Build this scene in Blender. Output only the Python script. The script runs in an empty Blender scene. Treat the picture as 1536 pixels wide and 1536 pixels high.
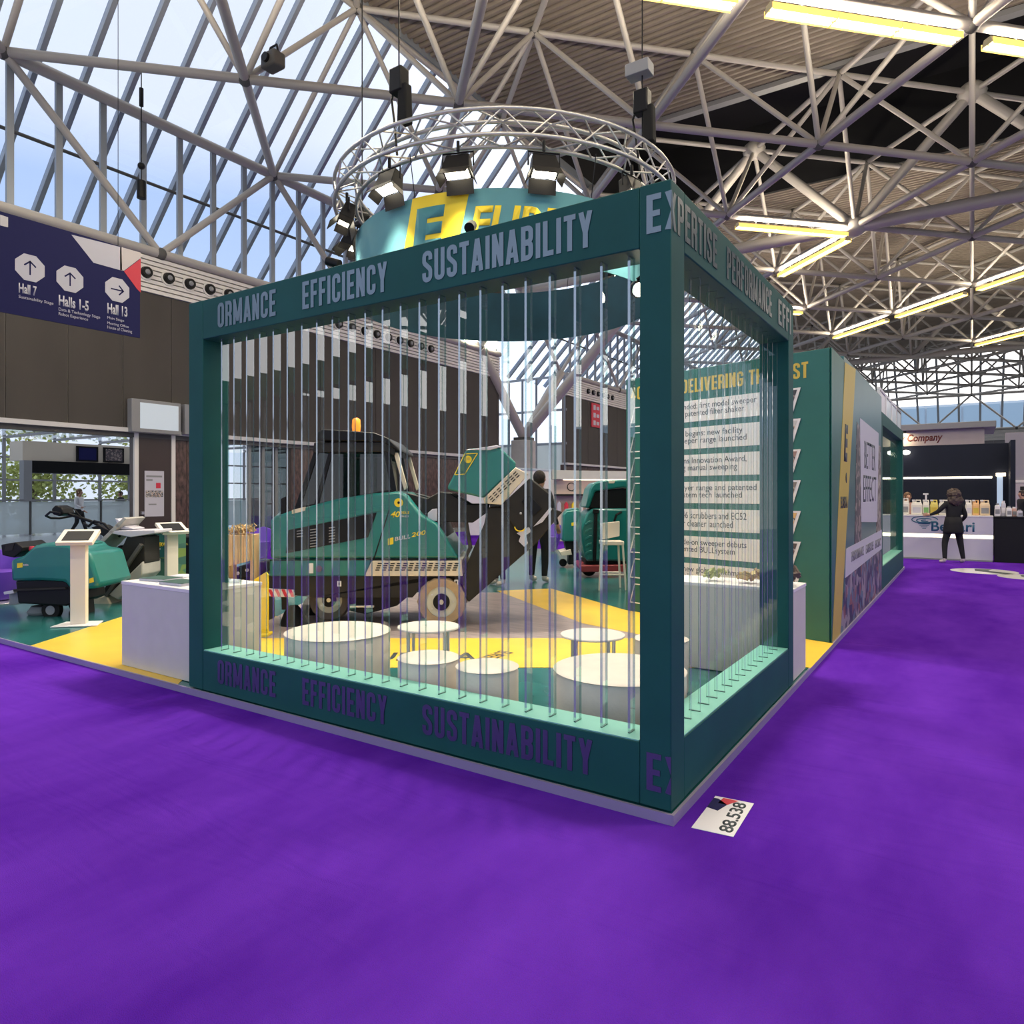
import bpy, bmesh, math, random
from mathutils import Vector, Matrix, Quaternion
random.seed(7)
sc = bpy.context.scene
COL = sc.collection

# ------------------------------------------------------------------ camera
ANG = math.radians(33.4)
CAM = Vector((1.18, -3.151, 1.55)); FPX = 1045.0; HOR = 742.0
FW = Vector((-math.sin(ANG), math.cos(ANG), 0)); RT = Vector((math.cos(ANG), math.sin(ANG), 0))
cd = bpy.data.cameras.new('camera'); cam = bpy.data.objects.new('camera', cd); COL.objects.link(cam)
cam.location = CAM; cam.rotation_euler = (math.pi/2, 0, ANG)
cd.sensor_width = 36.0; cd.lens = 36.0*FPX/1536; cd.shift_y = -26.0/1536; cd.clip_end = 500; cd.clip_start = .05
sc.camera = cam

# ------------------------------------------------------------------ world
SKY = 1.15
w = bpy.data.worlds.new('sky'); sc.world = w; w.use_nodes = True
nt = w.node_tree; nt.nodes.clear()
out = nt.nodes.new('ShaderNodeOutputWorld'); bg = nt.nodes.new('ShaderNodeBackground')
tc = nt.nodes.new('ShaderNodeTexCoord'); sep = nt.nodes.new('ShaderNodeSeparateXYZ')
ramp = nt.nodes.new('ShaderNodeValToRGB'); cr = ramp.color_ramp
cr.elements[0].position = 0.0; cr.elements[0].color = (.80, .84, .90, 1)
cr.elements[1].position = 1.0; cr.elements[1].color = (.92, .95, 1.0, 1)
for p, c in ((.12, (.62, .75, .98, 1)), (.36, (.50, .64, .93, 1)), (.44, (.84, .88, 1.0, 1))):
    e = cr.elements.new(p); e.color = c
# brighter hazy sky towards the sun (beyond the glazed end of the hall)
dotn = nt.nodes.new('ShaderNodeVectorMath'); dotn.operation = 'DOT_PRODUCT'; dotn.inputs[1].default_value = (.25, .93, .25)
mr = nt.nodes.new('ShaderNodeMapRange'); mr.inputs[1].default_value = .45; mr.inputs[2].default_value = 1.0
mr.inputs[3].default_value = 0.0; mr.inputs[4].default_value = 1.0; mr.interpolation_type = 'SMOOTHSTEP'
mixs = nt.nodes.new('ShaderNodeMix'); mixs.data_type = 'RGBA'; mixs.inputs['B'].default_value = (2.2, 2.15, 2.1, 1)
nt.links.new(tc.outputs['Generated'], sep.inputs[0]); nt.links.new(sep.outputs['Z'], ramp.inputs[0])
nt.links.new(tc.outputs['Generated'], dotn.inputs[0]); nt.links.new(dotn.outputs['Value'], mr.inputs[0])
nt.links.new(mr.outputs[0], mixs.inputs['Factor']); nt.links.new(ramp.outputs[0], mixs.inputs['A'])
nt.links.new(mixs.outputs['Result'], bg.inputs[0]); bg.inputs[1].default_value = SKY
nt.links.new(bg.outputs[0], out.inputs[0])

# ------------------------------------------------------------------ view
vs = sc.view_settings; vs.view_transform = 'Standard'; vs.look = 'None'; vs.gamma = 1.0; vs.use_curve_mapping = False
vs.exposure = 0.0
sc.cycles.transparent_max_bounces = 96; sc.cycles.max_bounces = 6; sc.cycles.adaptive_threshold = .03; sc.cycles.sample_clamp_indirect = 6.0
LAMP_W = 360.0      # watts of one ceiling strip
RING_W = 120.0       # watts of one flood on the ring truss

# ------------------------------------------------------------------ helpers
def P(px, fwd):                       # plan point seen at column px, at a depth
    return CAM.xy + FW.xy*fwd + RT.xy*((px-768)/FPX*fwd)
def G(px, py, z=0.0):                 # plan point at height z seen at a pixel
    return P(px, (CAM.z-z)*FPX/(py-HOR))
def XP(px, X):                        # y (and depth) where column px meets the plane x = X
    u = (px-768)/FPX; d = FW.xy + RT.xy*u; t = (X-CAM.x)/d.x
    return CAM.y + t*d.y, t
def YP(px, Y):
    u = (px-768)/FPX; d = FW.xy + RT.xy*u; t = (Y-CAM.y)/d.y
    return CAM.x + t*d.x, t
def Zp(py, fwd): return CAM.z + (HOR-py)*fwd/FPX
def proj(p):
    d = Vector(p)-CAM; f = d.dot(FW)
    if f < .3: return None
    return 768+FPX*d.dot(RT)/f, HOR-FPX*d.z/f, f

MATS = {}
def mat(name, col, rough=.5, metal=0.0, var=0.0, scale=8.0, bump=0.0, bscale=None, emit=None, estr=0.0, spec=None, coat=0.0, stretch=None):
    if name in MATS: return MATS[name]
    m = bpy.data.materials.new(name); m.use_nodes = True; n = m.node_tree; b = n.nodes['Principled BSDF']
    b.inputs['Roughness'].default_value = rough; b.inputs['Metallic'].default_value = metal
    if spec is not None: b.inputs['Specular IOR Level'].default_value = spec
    if coat: b.inputs['Coat Weight'].default_value = coat
    c4 = (*col, 1)
    b.inputs['Base Color'].default_value = c4
    if var or bump:
        t = n.nodes.new('ShaderNodeTexCoord'); src = t.outputs['Object']
        if stretch:
            mp = n.nodes.new('ShaderNodeMapping'); mp.inputs['Scale'].default_value = stretch
            n.links.new(src, mp.inputs[0]); src = mp.outputs[0]
    if var:
        no = n.nodes.new('ShaderNodeTexNoise'); no.inputs['Scale'].default_value = scale; no.inputs['Detail'].default_value = 4
        r = n.nodes.new('ShaderNodeValToRGB')
        r.color_ramp.elements[0].position = .3; r.color_ramp.elements[1].position = .7
        r.color_ramp.elements[0].color = (*[max(0, x*(1-var)) for x in col], 1)
        r.color_ramp.elements[1].color = (*[min(1, x*(1+var)) for x in col], 1)
        n.links.new(src, no.inputs['Vector']); n.links.new(no.outputs['Fac'], r.inputs[0]); n.links.new(r.outputs[0], b.inputs['Base Color'])
    if bump:
        no = n.nodes.new('ShaderNodeTexNoise'); no.inputs['Scale'].default_value = bscale or scale*6; no.inputs['Detail'].default_value = 3
        bp = n.nodes.new('ShaderNodeBump'); bp.inputs['Strength'].default_value = bump; bp.inputs['Distance'].default_value = .02
        n.links.new(src, no.inputs['Vector']); n.links.new(no.outputs['Fac'], bp.inputs['Height']); n.links.new(bp.outputs[0], b.inputs['Normal'])
    if emit:
        b.inputs['Emission Color'].default_value = (*emit, 1); b.inputs['Emission Strength'].default_value = estr
    MATS[name] = m; return m
def glass(name, tint, refl=.12, rough=.02, dens=None, edge=1.45):
    if name in MATS: return MATS[name]
    m = bpy.data.materials.new(name); m.use_nodes = True; n = m.node_tree; n.nodes.clear()
    o = n.nodes.new('ShaderNodeOutputMaterial'); mx = n.nodes.new('ShaderNodeMixShader')
    tr = n.nodes.new('ShaderNodeBsdfTransparent'); tr.inputs[0].default_value = (*tint, 1)
    gl = n.nodes.new('ShaderNodeBsdfGlossy'); gl.inputs['Roughness'].default_value = rough; gl.inputs[0].default_value = (1, 1, 1, 1)
    lwt = n.nodes.new('ShaderNodeLayerWeight'); lwt.inputs[0].default_value = .5
    pw = n.nodes.new('ShaderNodeMath'); pw.operation = 'POWER'; pw.inputs[1].default_value = 5.0; n.links.new(lwt.outputs['Facing'], pw.inputs[0])
    ad = n.nodes.new('ShaderNodeMath'); ad.operation = 'MULTIPLY_ADD'; ad.use_clamp = True; ad.inputs[1].default_value = .8; ad.inputs[2].default_value = .04+refl; n.links.new(pw.outputs[0], ad.inputs[0])
    ge = n.nodes.new('ShaderNodeNewGeometry'); sb_ = n.nodes.new('ShaderNodeMath'); sb_.operation = 'SUBTRACT'; sb_.inputs[0].default_value = 1.0; n.links.new(ge.outputs['Backfacing'], sb_.inputs[1])
    mu = n.nodes.new('ShaderNodeMath'); mu.operation = 'MULTIPLY'; n.links.new(ad.outputs[0], mu.inputs[0]); n.links.new(sb_.outputs[0], mu.inputs[1]); n.links.new(mu.outputs[0], mx.inputs[0])
    n.links.new(tr.outputs[0], mx.inputs[1]); n.links.new(gl.outputs[0], mx.inputs[2])
    last = mx
    if dens:                                           # a frosted share
        m2 = n.nodes.new('ShaderNodeMixShader'); df = n.nodes.new('ShaderNodeBsdfDiffuse'); df.inputs[0].default_value = (*dens[1], 1)
        m2.inputs[0].default_value = dens[0]; n.links.new(mx.outputs[0], m2.inputs[1]); n.links.new(df.outputs[0], m2.inputs[2]); last = m2
    n.links.new(last.outputs[0], o.inputs[0]); MATS[name] = m; return m

def link(o, parent=None):
    COL.objects.link(o)
    if parent is not None: o.parent = parent
    return o
def tag(o, label=None, cat=None, group=None, kind=None):
    if label: o['label'] = label
    if cat: o['category'] = cat
    if group: o['group'] = group
    if kind: o['kind'] = kind
    return o
def thing(name, label, cat, loc=(0, 0, 0), rz=0.0, group=None, kind=None):
    o = bpy.data.objects.new(name, None); o.empty_display_size = .1
    if len(loc) == 2: loc = (loc[0], loc[1], 0)
    o.location = loc; o.rotation_euler = (0, 0, rz); link(o); return tag(o, label, cat, group, kind)
def struct(name, label=None, kind='structure', loc=(0, 0, 0)):
    o = bpy.data.objects.new(name, None); o.location = loc; link(o); o['kind'] = kind
    if label: o['label'] = label
    return o
class MB:
    def __init__(s): s.v = []; s.f = []
    def add(s, vs, fs):
        n = len(s.v); s.v += [tuple(x) for x in vs]; s.f += [tuple(n+i for i in f) for f in fs]; return s
    def box(s, x0, x1, y0, y1, z0, z1, tx=0, ty=0):
        v = [(x0, y0, z0), (x1, y0, z0), (x1, y1, z0), (x0, y1, z0), (x0+tx, y0+ty, z1), (x1-tx, y0+ty, z1), (x1-tx, y1-ty, z1), (x0+tx, y1-ty, z1)]
        return s.add(v, [(3, 2, 1, 0), (4, 5, 6, 7), (0, 1, 5, 4), (1, 2, 6, 5), (2, 3, 7, 6), (3, 0, 4, 7)])
    def cyl(s, a, b, r, n=12, r2=None):
        a = Vector(a); b = Vector(b); d = (b-a).normalized(); r2 = r if r2 is None else r2
        q = Vector((0, 0, 1)).rotation_difference(d); e1 = q @ Vector((1, 0, 0)); e2 = q @ Vector((0, 1, 0))
        v = []
        for k in range(n):
            t = 2*math.pi*k/n; v.append(a+(e1*math.cos(t)+e2*math.sin(t))*r)
        for k in range(n):
            t = 2*math.pi*k/n; v.append(b+(e1*math.cos(t)+e2*math.sin(t))*r2)
        f = [(k, (k+1) % n, n+(k+1) % n, n+k) for k in range(n)]+[tuple(range(n-1, -1, -1)), tuple(range(n, 2*n))]
        return s.add(v, f)
    def tube(s, pts, r, n=8):
        pts = [Vector(p) for p in pts]; base = len(s.v); e1 = None
        for i, p in enumerate(pts):
            d = (pts[min(i+1, len(pts)-1)]-pts[max(i-1, 0)]).normalized()
            if e1 is None:
                e1 = d.orthogonal().normalized()
            e1 = (e1-d*e1.dot(d)).normalized(); e2 = d.cross(e1)
            for k in range(n):
                t = 2*math.pi*k/n; s.v.append(tuple(p+(e1*math.cos(t)+e2*math.sin(t))*r))
        for i in range(len(pts)-1):
            for k in range(n):
                a = base+i*n+k; b = base+i*n+(k+1) % n; s.f.append((a, b, b+n, a+n))
        s.f.append(tuple(base+k for k in range(n-1, -1, -1))); s.f.append(tuple(base+(len(pts)-1)*n+k for k in range(n)))
        return s
    def prism(s, pts, y0, y1, inset=0.0):      # polygon in x-z pushed along y
        n = len(pts)
        a = sum(pts[i][0]*pts[(i+1) % n][1]-pts[(i+1) % n][0]*pts[i][1] for i in range(n))
        if a < 0: pts = pts[::-1]
        v = [(x, y0, z) for x, z in pts]+[(x, y1, z) for x, z in pts]
        return s.add(v, [tuple(range(n)), tuple(range(2*n-1, n-1, -1))]+[((k+1) % n, k, n+k, n+(k+1) % n) for k in range(n)])
    def slab(s, pts, z0, z1):                  # polygon in x-y pushed along z
        n = len(pts)
        a = sum(pts[i][0]*pts[(i+1) % n][1]-pts[(i+1) % n][0]*pts[i][1] for i in range(n))
        if a < 0: pts = pts[::-1]
        v = [(x, y, z0) for x, y in pts]+[(x, y, z1) for x, y in pts]
        return s.add(v, [tuple(range(n-1, -1, -1)), tuple(range(n, 2*n))]+[(k, (k+1) % n, n+(k+1) % n, n+k) for k in range(n)])
    def lathe(s, prof, n=24, cx=0, cy=0):
        base = len(s.v)
        for r, z in prof:
            for k in range(n):
                t = 2*math.pi*k/n; s.v.append((cx+r*math.cos(t), cy+r*math.sin(t), z))
        for i in range(len(prof)-1):
            for k in range(n):
                a = base+i*n+k; b = base+i*n+(k+1) % n; s.f.append((a, b, b+n, a+n))
        s.f.append(tuple(base+k for k in range(n-1, -1, -1))); s.f.append(tuple(base+(len(prof)-1)*n+k for k in range(n)))
        return s
    def ball(s, c, rx, ry=None, rz=None, n=12, m=8):
        ry = rx if ry is None else ry; rz = rx if rz is None else rz; base = len(s.v)
        for i in range(m+1):
            ph = math.pi*i/m
            for k in range(n):
                t = 2*math.pi*k/n; s.v.append((c[0]+rx*math.sin(ph)*math.cos(t), c[1]+ry*math.sin(ph)*math.sin(t), c[2]-rz*math.cos(ph)))
        for i in range(m):
            for k in range(n):
                a = base+i*n+k; b = base+i*n+(k+1) % n; s.f.append((a, b, b+n, a+n))
        return s
    def mesh(s, name='mesh', smooth=None):
        me = bpy.data.meshes.new(name); me.from_pydata(s.v, [], s.f); me.update()
        if smooth is not None:
            me.polygons.foreach_set('use_smooth', [True]*len(me.polygons))
            try: me.set_sharp_from_angle(angle=math.radians(smooth))
            except Exception: pass
        return me
    def build(s, name, m, parent=None, bev=0.0, seg=2, smooth=None, loc=None):
        me = s.mesh(name, 40 if (bev and smooth is None) else smooth); o = bpy.data.objects.new(name, me); me.materials.append(m); link(o, parent)
        if loc: o.location = loc
        if bev:
            b = o.modifiers.new('bevel', 'BEVEL'); b.width = bev; b.segments = seg; b.limit_method = 'ANGLE'; b.angle_limit = math.radians(30)
        return o
def copy_tree(o, parent=None):
    c = o.copy(); COL.objects.link(c); c.parent = parent
    for ch in list(o.children): copy_tree(ch, c)
    return c
UNIT = {}
def unit_cyl(m, n=10):
    k = (m.name, n)
    if k not in UNIT:
        me = MB().cyl((0, 0, -.5), (0, 0, .5), 1.0, n).mesh('tube', 50); me.materials.append(m); UNIT[k] = me
    return UNIT[k]
def unit_box(m):
    k = (m.name, 'b')
    if k not in UNIT:
        me = MB().box(-.5, .5, -.5, .5, -.5, .5).mesh('bar'); me.materials.append(m); UNIT[k] = me
    return UNIT[k]
def tube(name, a, b, r, m, parent, n=10):
    a = Vector(a); b = Vector(b); d = b-a
    o = bpy.data.objects.new(name, unit_cyl(m, n)); link(o, parent)
    o.matrix_local = Matrix.LocRotScale((a+b)/2, Vector((0, 0, 1)).rotation_difference(d.normalized()), (r, r, d.length)); return o
def bar(name, a, b, wx, wy, m, parent, up=(0, 0, 1)):     # box bar from a to b
    a = Vector(a); b = Vector(b); d = (b-a); z = d.normalized(); x = Vector(up).cross(z)
    x = x.normalized() if x.length > 1e-4 else Vector((1, 0, 0)); y = z.cross(x)
    o = bpy.data.objects.new(name, unit_box(m)); link(o, parent)
    M3 = Matrix((x, y, z)).transposed().to_4x4()
    o.matrix_local = Matrix.Translation((a+b)/2) @ M3 @ Matrix.Diagonal((wx, wy, d.length, 1)); return o
def bxo(name, x0, x1, y0, y1, z0, z1, m, parent=None, bev=0.0):
    if bev: return MB().box(x0, x1, y0, y1, z0, z1).build(name, m, parent, bev)
    o = bpy.data.objects.new(name, unit_box(m)); link(o, parent)
    o.matrix_local = Matrix.Translation(((x0+x1)/2, (y0+y1)/2, (z0+z1)/2)) @ Matrix.Diagonal((x1-x0, y1-y0, z1-z0, 1)); return o

def text_mesh(s, wd, ht, bold=0.0, ext=.002, shear=0.0, spacing=1.0, line=None):
    cu = bpy.data.curves.new('lettering', 'FONT'); cu.body = s; cu.size = 1; cu.offset = bold; cu.extrude = 0.0; cu.shear = shear
    cu.space_character = spacing; cu.align_x = 'CENTER' if '\n' in s else 'LEFT'; cu.resolution_u = 3
    if line: cu.space_line = line
    o = bpy.data.objects.new('tmp', cu); COL.objects.link(o); dg = bpy.context.evaluated_depsgraph_get(); dg.update()
    me = bpy.data.meshes.new_from_object(o.evaluated_get(dg)); COL.objects.unlink(o); bpy.data.objects.remove(o)
    xs = [v.co.x for v in me.vertices]; ys = [v.co.y for v in me.vertices]
    x0, x1, y0, y1 = min(xs), max(xs), min(ys), max(ys); bm = bmesh.new(); bm.from_mesh(me)
    for v in bm.verts: v.co = Vector(((v.co.x-x0)/(x1-x0)*wd, (v.co.y-y0)/(y1-y0)*ht, 0))
    r = bmesh.ops.extrude_face_region(bm, geom=bm.faces[:])
    for g in r['geom']:
        if isinstance(g, bmesh.types.BMVert): g.co.z += ext
    bmesh.ops.recalc_face_normals(bm, faces=bm.faces[:])
    bm.to_mesh(me); bm.free(); me.name = 'lettering'; return me
def block_mesh(s_, wd, ht, ext=.0025, st=.15, gap=.085):
    # condensed bold capitals drawn with straight strokes and rounded corners
    h = st/2
    def arc(cx, cy, r, a0, a1): return [(cx+r*math.cos(math.radians(a0+(a1-a0)*k/4)), cy+r*math.sin(math.radians(a0+(a1-a0)*k/4))) for k in range(5)]
    def glyph(c):
        w_ = {'I': st, 'M': .54, 'W': .60, 'T': .36, 'L': .34, 'E': .35, 'F': .34, 'Y': .42, 'A': .43, 'V': .42, 'X': .44, ' ': .18, '0': .40, '4': .42}.get(c, .40)
        L, R, B, T, r = h, w_-h, h, 1-h, .115; mid = w_/2
        tl = lambda: arc(L+r, T-r, r, 180, 90); tr_ = lambda: arc(R-r, T-r, r, 90, 0); br = lambda: arc(R-r, B+r, r, 0, -90); bl = lambda: arc(L+r, B+r, r, 270, 180)
        g = {'O': [tl()+tr_()+br()+bl()+[(L, T-r)]], '0': [tl()+tr_()+br()+bl()+[(L, T-r)]], 'C': [[(R, .66)]+tr_()[::-1]+tl()[::-1]+bl()[::-1]+br()[::-1]+[(R, .34)]],
             'G': [[(R, .68)]+tr_()[::-1]+tl()[::-1]+bl()[::-1]+br()[::-1]+[(R, .50)], [(mid-.02, .47), (w_, .47)]], 'S': [[(R, .70)]+tr_()[::-1]+tl()[::-1]+[(L, .66), (L+.03, .60), (R-.03, .42), (R, .35)]+br()+bl()+[(L, .31)]],
             'U': [[(L, 1)]+bl()[::-1]+br()[::-1]+[(R, 1)]], 'D': [[(L, 0), (L, 1)], [(L, T)]+tr_()+br()+[(L, B)]], 'E': [[(L, 0), (L, 1)], [(L, T), (w_, T)], [(L, .5), (w_*.92, .5)], [(L, B), (w_, B)]],
             'F': [[(L, 0), (L, 1)], [(L, T), (w_, T)], [(L, .5), (w_*.92, .5)]], 'L': [[(L, 0), (L, 1)], [(L, B), (w_, B)]], 'T': [[(mid, 0), (mid, 1)], [(0, T), (w_, T)]], 'I': [[(mid, 0), (mid, 1)]],
             'H': [[(L, 0), (L, 1)], [(R, 0), (R, 1)], [(L, .5), (R, .5)]], 'N': [[(L, 0), (L, 1)], [(R, 0), (R, 1)], [(L, .97), (R, .03)]], 'M': [[(L, 0), (L, 1)], [(R, 0), (R, 1)], [(L, .98), (mid, .12)], [(mid, .12), (R, .98)]],
             'A': [[(h*.9, 0), (mid-.01, 1)], [(w_-h*.9, 0), (mid+.01, 1)], [(L+.05, .25), (R-.05, .25)]], 'V': [[(h*.9, 1), (mid-.01, 0)], [(w_-h*.9, 1), (mid+.01, 0)]], 'X': [[(h, 0), (w_-h, 1)], [(h, 1), (w_-h, 0)]],
             'Y': [[(h, 1), (mid, .42)], [(w_-h, 1), (mid, .42)], [(mid, 0), (mid, .48)]], 'P': [[(L, 0), (L, 1)], [(L, T)]+tr_()+arc(R-r, .46+r, r, 0, -90)+[(L, .46)]], 'R': [[(L, 0), (L, 1)], [(L, T)]+tr_()+arc(R-r, .48+r, r, 0, -90)+[(L, .48)], [(mid+.03, .48), (R, .36), (R, 0)]],
             'B': [[(L, 0), (L, 1)], [(L, T)]+tr_()+arc(R-r, .53+r, r, 0, -90)+[(L, .53)], [(L, .50)]+arc(R-r, .50-r, r, 90, 0)+br()+[(L, B)]], '4': [[(R-.06, 0), (R-.06, 1)], [(R-.06, .96), (L, .26)], [(0, .24), (w_, .24)]]}.get(c, [])
        return w_, g
    mb = MB(); x = 0
    for c in s_:
        w_, g = glyph(c)
        for gi, pl in enumerate(g):
            pl = [Vector(p) for p in pl]; pl = [p for i, p in enumerate(pl) if i == 0 or (p-pl[i-1]).length > 1e-4]; n_ = len(pl); off = []
            closed = (pl[0]-pl[-1]).length < 1e-3
            for i in range(n_):
                d0 = (pl[i]-pl[i-1]).normalized() if i > 0 else ((pl[i]-pl[n_-2]).normalized() if closed else None)
                d1 = (pl[i+1]-pl[i]).normalized() if i < n_-1 else ((pl[1]-pl[0]).normalized() if closed else None)
                d0 = d0 or d1; d1 = d1 or d0; n0 = Vector((-d0.y, d0.x)); n1 = Vector((-d1.y, d1.x)); m_ = (n0+n1); m_ = m_/max(.35, m_.length_squared/2)
                off.append(m_*h)
            for i in range(n_-1):
                q = [pl[i]-off[i], pl[i+1]-off[i+1], pl[i+1]+off[i+1], pl[i]+off[i]]
                mb.slab([(p.x+x, min(1, max(0, p.y))) for p in q], 0, ext+gi*.0003)
        x += w_+gap
    x -= gap; mb.v = [(a/x*wd, b_*ht, c) for a, b_, c in mb.v]
    return mb.mesh('lettering')
def block(s_, wd, ht, m_, parent, origin, right, up=(0, 0, 1), ext=.0025):
    me = block_mesh(s_, wd, ht, ext); me.materials.append(m_); o = bpy.data.objects.new('lettering', me); link(o, parent); o.matrix_local = frame_mtx(origin, right, up); return o
def frame_mtx(o, right, up):
    r = Vector(right).normalized(); u = Vector(up).normalized(); n = r.cross(u)
    return Matrix.Translation(o) @ Matrix((r, u, n)).transposed().to_4x4()
def text(s, wd, ht, m, parent, origin, right, up=(0, 0, 1), bold=0.0, ext=.002, shear=0.0, name='lettering', spacing=1.0, line=None):
    me = text_mesh(s, wd, ht, bold, ext, shear, spacing, line); me.materials.append(m)
    o = bpy.data.objects.new(name, me); link(o, parent); o.matrix_local = frame_mtx(origin, right, up); return o
def flat(name, pts, m, parent, origin, right, up=(0, 0, 1), t=.004, bev=0):   # a thin plate given by 2-D points on a face
    b = MB().slab(pts, 0, t); o = b.build(name, m, parent, bev); o.matrix_local = frame_mtx(origin, right, up); return o

# ------------------------------------------------------------------ materials
TEAL = mat('teal_paint', (.010, .084, .076), .55, var=.08, scale=3, spec=.2)
TEAL_WALL = mat('teal_wall_print', (.018, .125, .105), .4, var=.08, scale=2)
TEAL_FLOOR = mat('teal_vinyl', (.02, .13, .13), .2, var=.25, scale=2.5)
TEAL_MACH = mat('teal_machine_plastic', (.010, .165, .150), .3, var=.06, scale=5, coat=.3)
BANNER = mat('banner_fabric', (.10, .30, .33), .7, var=.06, scale=3)
BANNER_IN = mat('banner_lining', (.010, .065, .10), .8, var=.2, scale=2)
YEL = mat('yellow_vinyl', (.76, .50, .05), .38, var=.06, scale=3)
YELP = mat('yellow_print', (.85, .62, .02), .5)
GOLD = mat('dull_yellow_print', (.55, .40, .06), .45)
SILV = mat('silver_vinyl', (.19, .225, .255), .34, 1.0)
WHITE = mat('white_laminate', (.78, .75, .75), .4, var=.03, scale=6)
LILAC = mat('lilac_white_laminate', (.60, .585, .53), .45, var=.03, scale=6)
WARM = mat('warm_white_leather', (.68, .62, .55), .5, var=.04, scale=10, bump=.05, bscale=60)
CREAM = mat('cream_metal', (.66, .58, .45), .5, var=.1, scale=6)
BLACK = mat('black_plastic', (.008, .008, .009), .45, spec=.22)
CHAR = mat('charcoal_steel', (.022, .020, .018), .5, var=.15, scale=6, spec=.25)
RUB = mat('black_rubber', (.012, .012, .012), .8, spec=.2)
ALU = mat('aluminium', (.62, .62, .66), .3, .8)
ALUT = mat('truss_aluminium', (.55, .54, .52), .38, .75)
STEELP = mat('painted_steel_tube', (.46, .425, .39), .45, .1, var=.06, scale=2)
STEELD = mat('dark_steel_joint', (.09, .085, .08), .6)
GBAR = mat('grey_glazing_bar', (.30, .33, .37), .45, .3)
PANEL = mat('dark_wall_panel', (.052, .045, .040), .7, var=.12, scale=1.2, bump=.08, bscale=90)
SEAM = mat('pale_panel_seam', (.26, .24, .22), .5)
FASC = mat('white_fascia', (.78, .74, .70), .5)
GRAN = mat('brown_granite', (.085, .05, .042), .35, var=.75, scale=16)
DECK = mat('brown_roof_deck', (.26, .215, .175), .7, var=.12, scale=1)
BLK = mat('black_roof_void', (.008, .008, .010), .9)
GREYF = mat('polished_grey_floor', (.34, .36, .38), .18, var=.08, scale=.6)
WOODF = mat('grey_wood_floor', (.33, .27, .26), .42, var=.3, scale=2.2, stretch=(1.2, 9, 1))
WOOD = mat('pale_wood', (.62, .42, .22), .5, var=.16, scale=3, stretch=(8, 8, 1))
NAVY = mat('navy_print', (.008, .009, .075), .6, spec=.2)
RED = mat('red_print', (.62, .03, .06), .5)
PALE = mat('pale_grey_print', (.55, .53, .60), .5)
INK = mat('dark_ink', (.02, .035, .045), .5)
GREY = mat('mid_grey', (.25, .25, .26), .5)
SKIN = mat('skin', (.46, .25, .17), .55)
CONC = mat('grey_concrete', (.48, .46, .44), .75, var=.1, scale=2)
MINT = mat('mint_sill_board', (.20, .52, .44), .35)
FIN = glass('glass_fin', (.965, .985, .975), .12, .01)
FINS = glass('glass_fin_side', (.975, .99, .985), .03, .01)
FEDGE = glass('glass_fin_edge', (.42, .60, .56), .36, .06, (.16, (.66, .74, .70)))
PANEG = glass('clear_pane', (.93, .96, 1.0), .02, .02)
PANED = glass('dark_cab_glass', (.36, .38, .38), .02, .03)
FROST = glass('frosted_glass', (.8, .88, .9), .03, .2, (.70, (.80, .85, .84)))
LAMPY = mat('lamp_diffuser', (.9, .8, .5), .5, emit=(1.0, .83, .42), estr=5.0)
LAMPS = mat('yellow_diffuser', (.8, .6, .2), .5, emit=(1.0, .70, .16), estr=1.3)
LAMPW = mat('lamp_lens', (.9, .85, .7), .4, emit=(1.0, .92, .72), estr=14.0)
LEDW = mat('led_strip', (.9, .85, .7), .4, emit=(1.0, .84, .62), estr=4.0)
ORANGE = mat('amber_lens', (.9, .25, .02), .2, emit=(1.0, .30, .02), estr=.9)

# purple carpet
m = mat('purple_carpet', (.17, .035, .50), .95, spec=.1)
n = m.node_tree; b = n.nodes['Principled BSDF']; t = n.nodes.new('ShaderNodeTexCoord')
n1 = n.nodes.new('ShaderNodeTexNoise'); n1.inputs['Scale'].default_value = .9; n1.inputs['Detail'].default_value = 5; n1.inputs['Roughness'].default_value = .6
mp = n.nodes.new('ShaderNodeMapping'); mp.inputs['Scale'].default_value = (1.0, .45, 1); mp.inputs['Rotation'].default_value = (0, 0, .5)
n.links.new(t.outputs['Object'], mp.inputs[0]); n.links.new(mp.outputs[0], n1.inputs['Vector'])
r = n.nodes.new('ShaderNodeValToRGB'); r.color_ramp.elements[0].position = .3; r.color_ramp.elements[1].position = .72
r.color_ramp.elements[0].color = (.066, .011, .28, 1); r.color_ramp.elements[1].color = (.150, .036, .49, 1)
n2 = n.nodes.new('ShaderNodeTexNoise'); n2.inputs['Scale'].default_value = 260; n2.inputs['Detail'].default_value = 2
mx = n.nodes.new('ShaderNodeMix'); mx.data_type = 'RGBA'; mx.blend_type = 'OVERLAY'; mx.inputs['Factor'].default_value = .35
n.links.new(n1.outputs['Fac'], r.inputs[0]); n.links.new(t.outputs['Object'], n2.inputs['Vector'])
n.links.new(r.outputs[0], mx.inputs['A']); n.links.new(n2.outputs['Color'], mx.inputs['B']); n.links.new(mx.outputs['Result'], b.inputs['Base Color'])
bp = n.nodes.new('ShaderNodeBump'); bp.inputs['Strength'].default_value = .5; bp.inputs['Distance'].default_value = .01
n.links.new(n2.outputs['Fac'], bp.inputs['Height'])
n3 = n.nodes.new('ShaderNodeTexNoise'); n3.inputs['Scale'].default_value = 2.2; n3.inputs['Detail'].default_value = 3; n3.inputs['Distortion'].default_value = .6   # soft ripples of the loose carpet
mp3 = n.nodes.new('ShaderNodeMapping'); mp3.inputs['Scale'].default_value = (.35, 1.5, 1); mp3.inputs['Rotation'].default_value = (0, 0, .35); n.links.new(t.outputs['Object'], mp3.inputs[0]); n.links.new(mp3.outputs[0], n3.inputs['Vector'])
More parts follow.
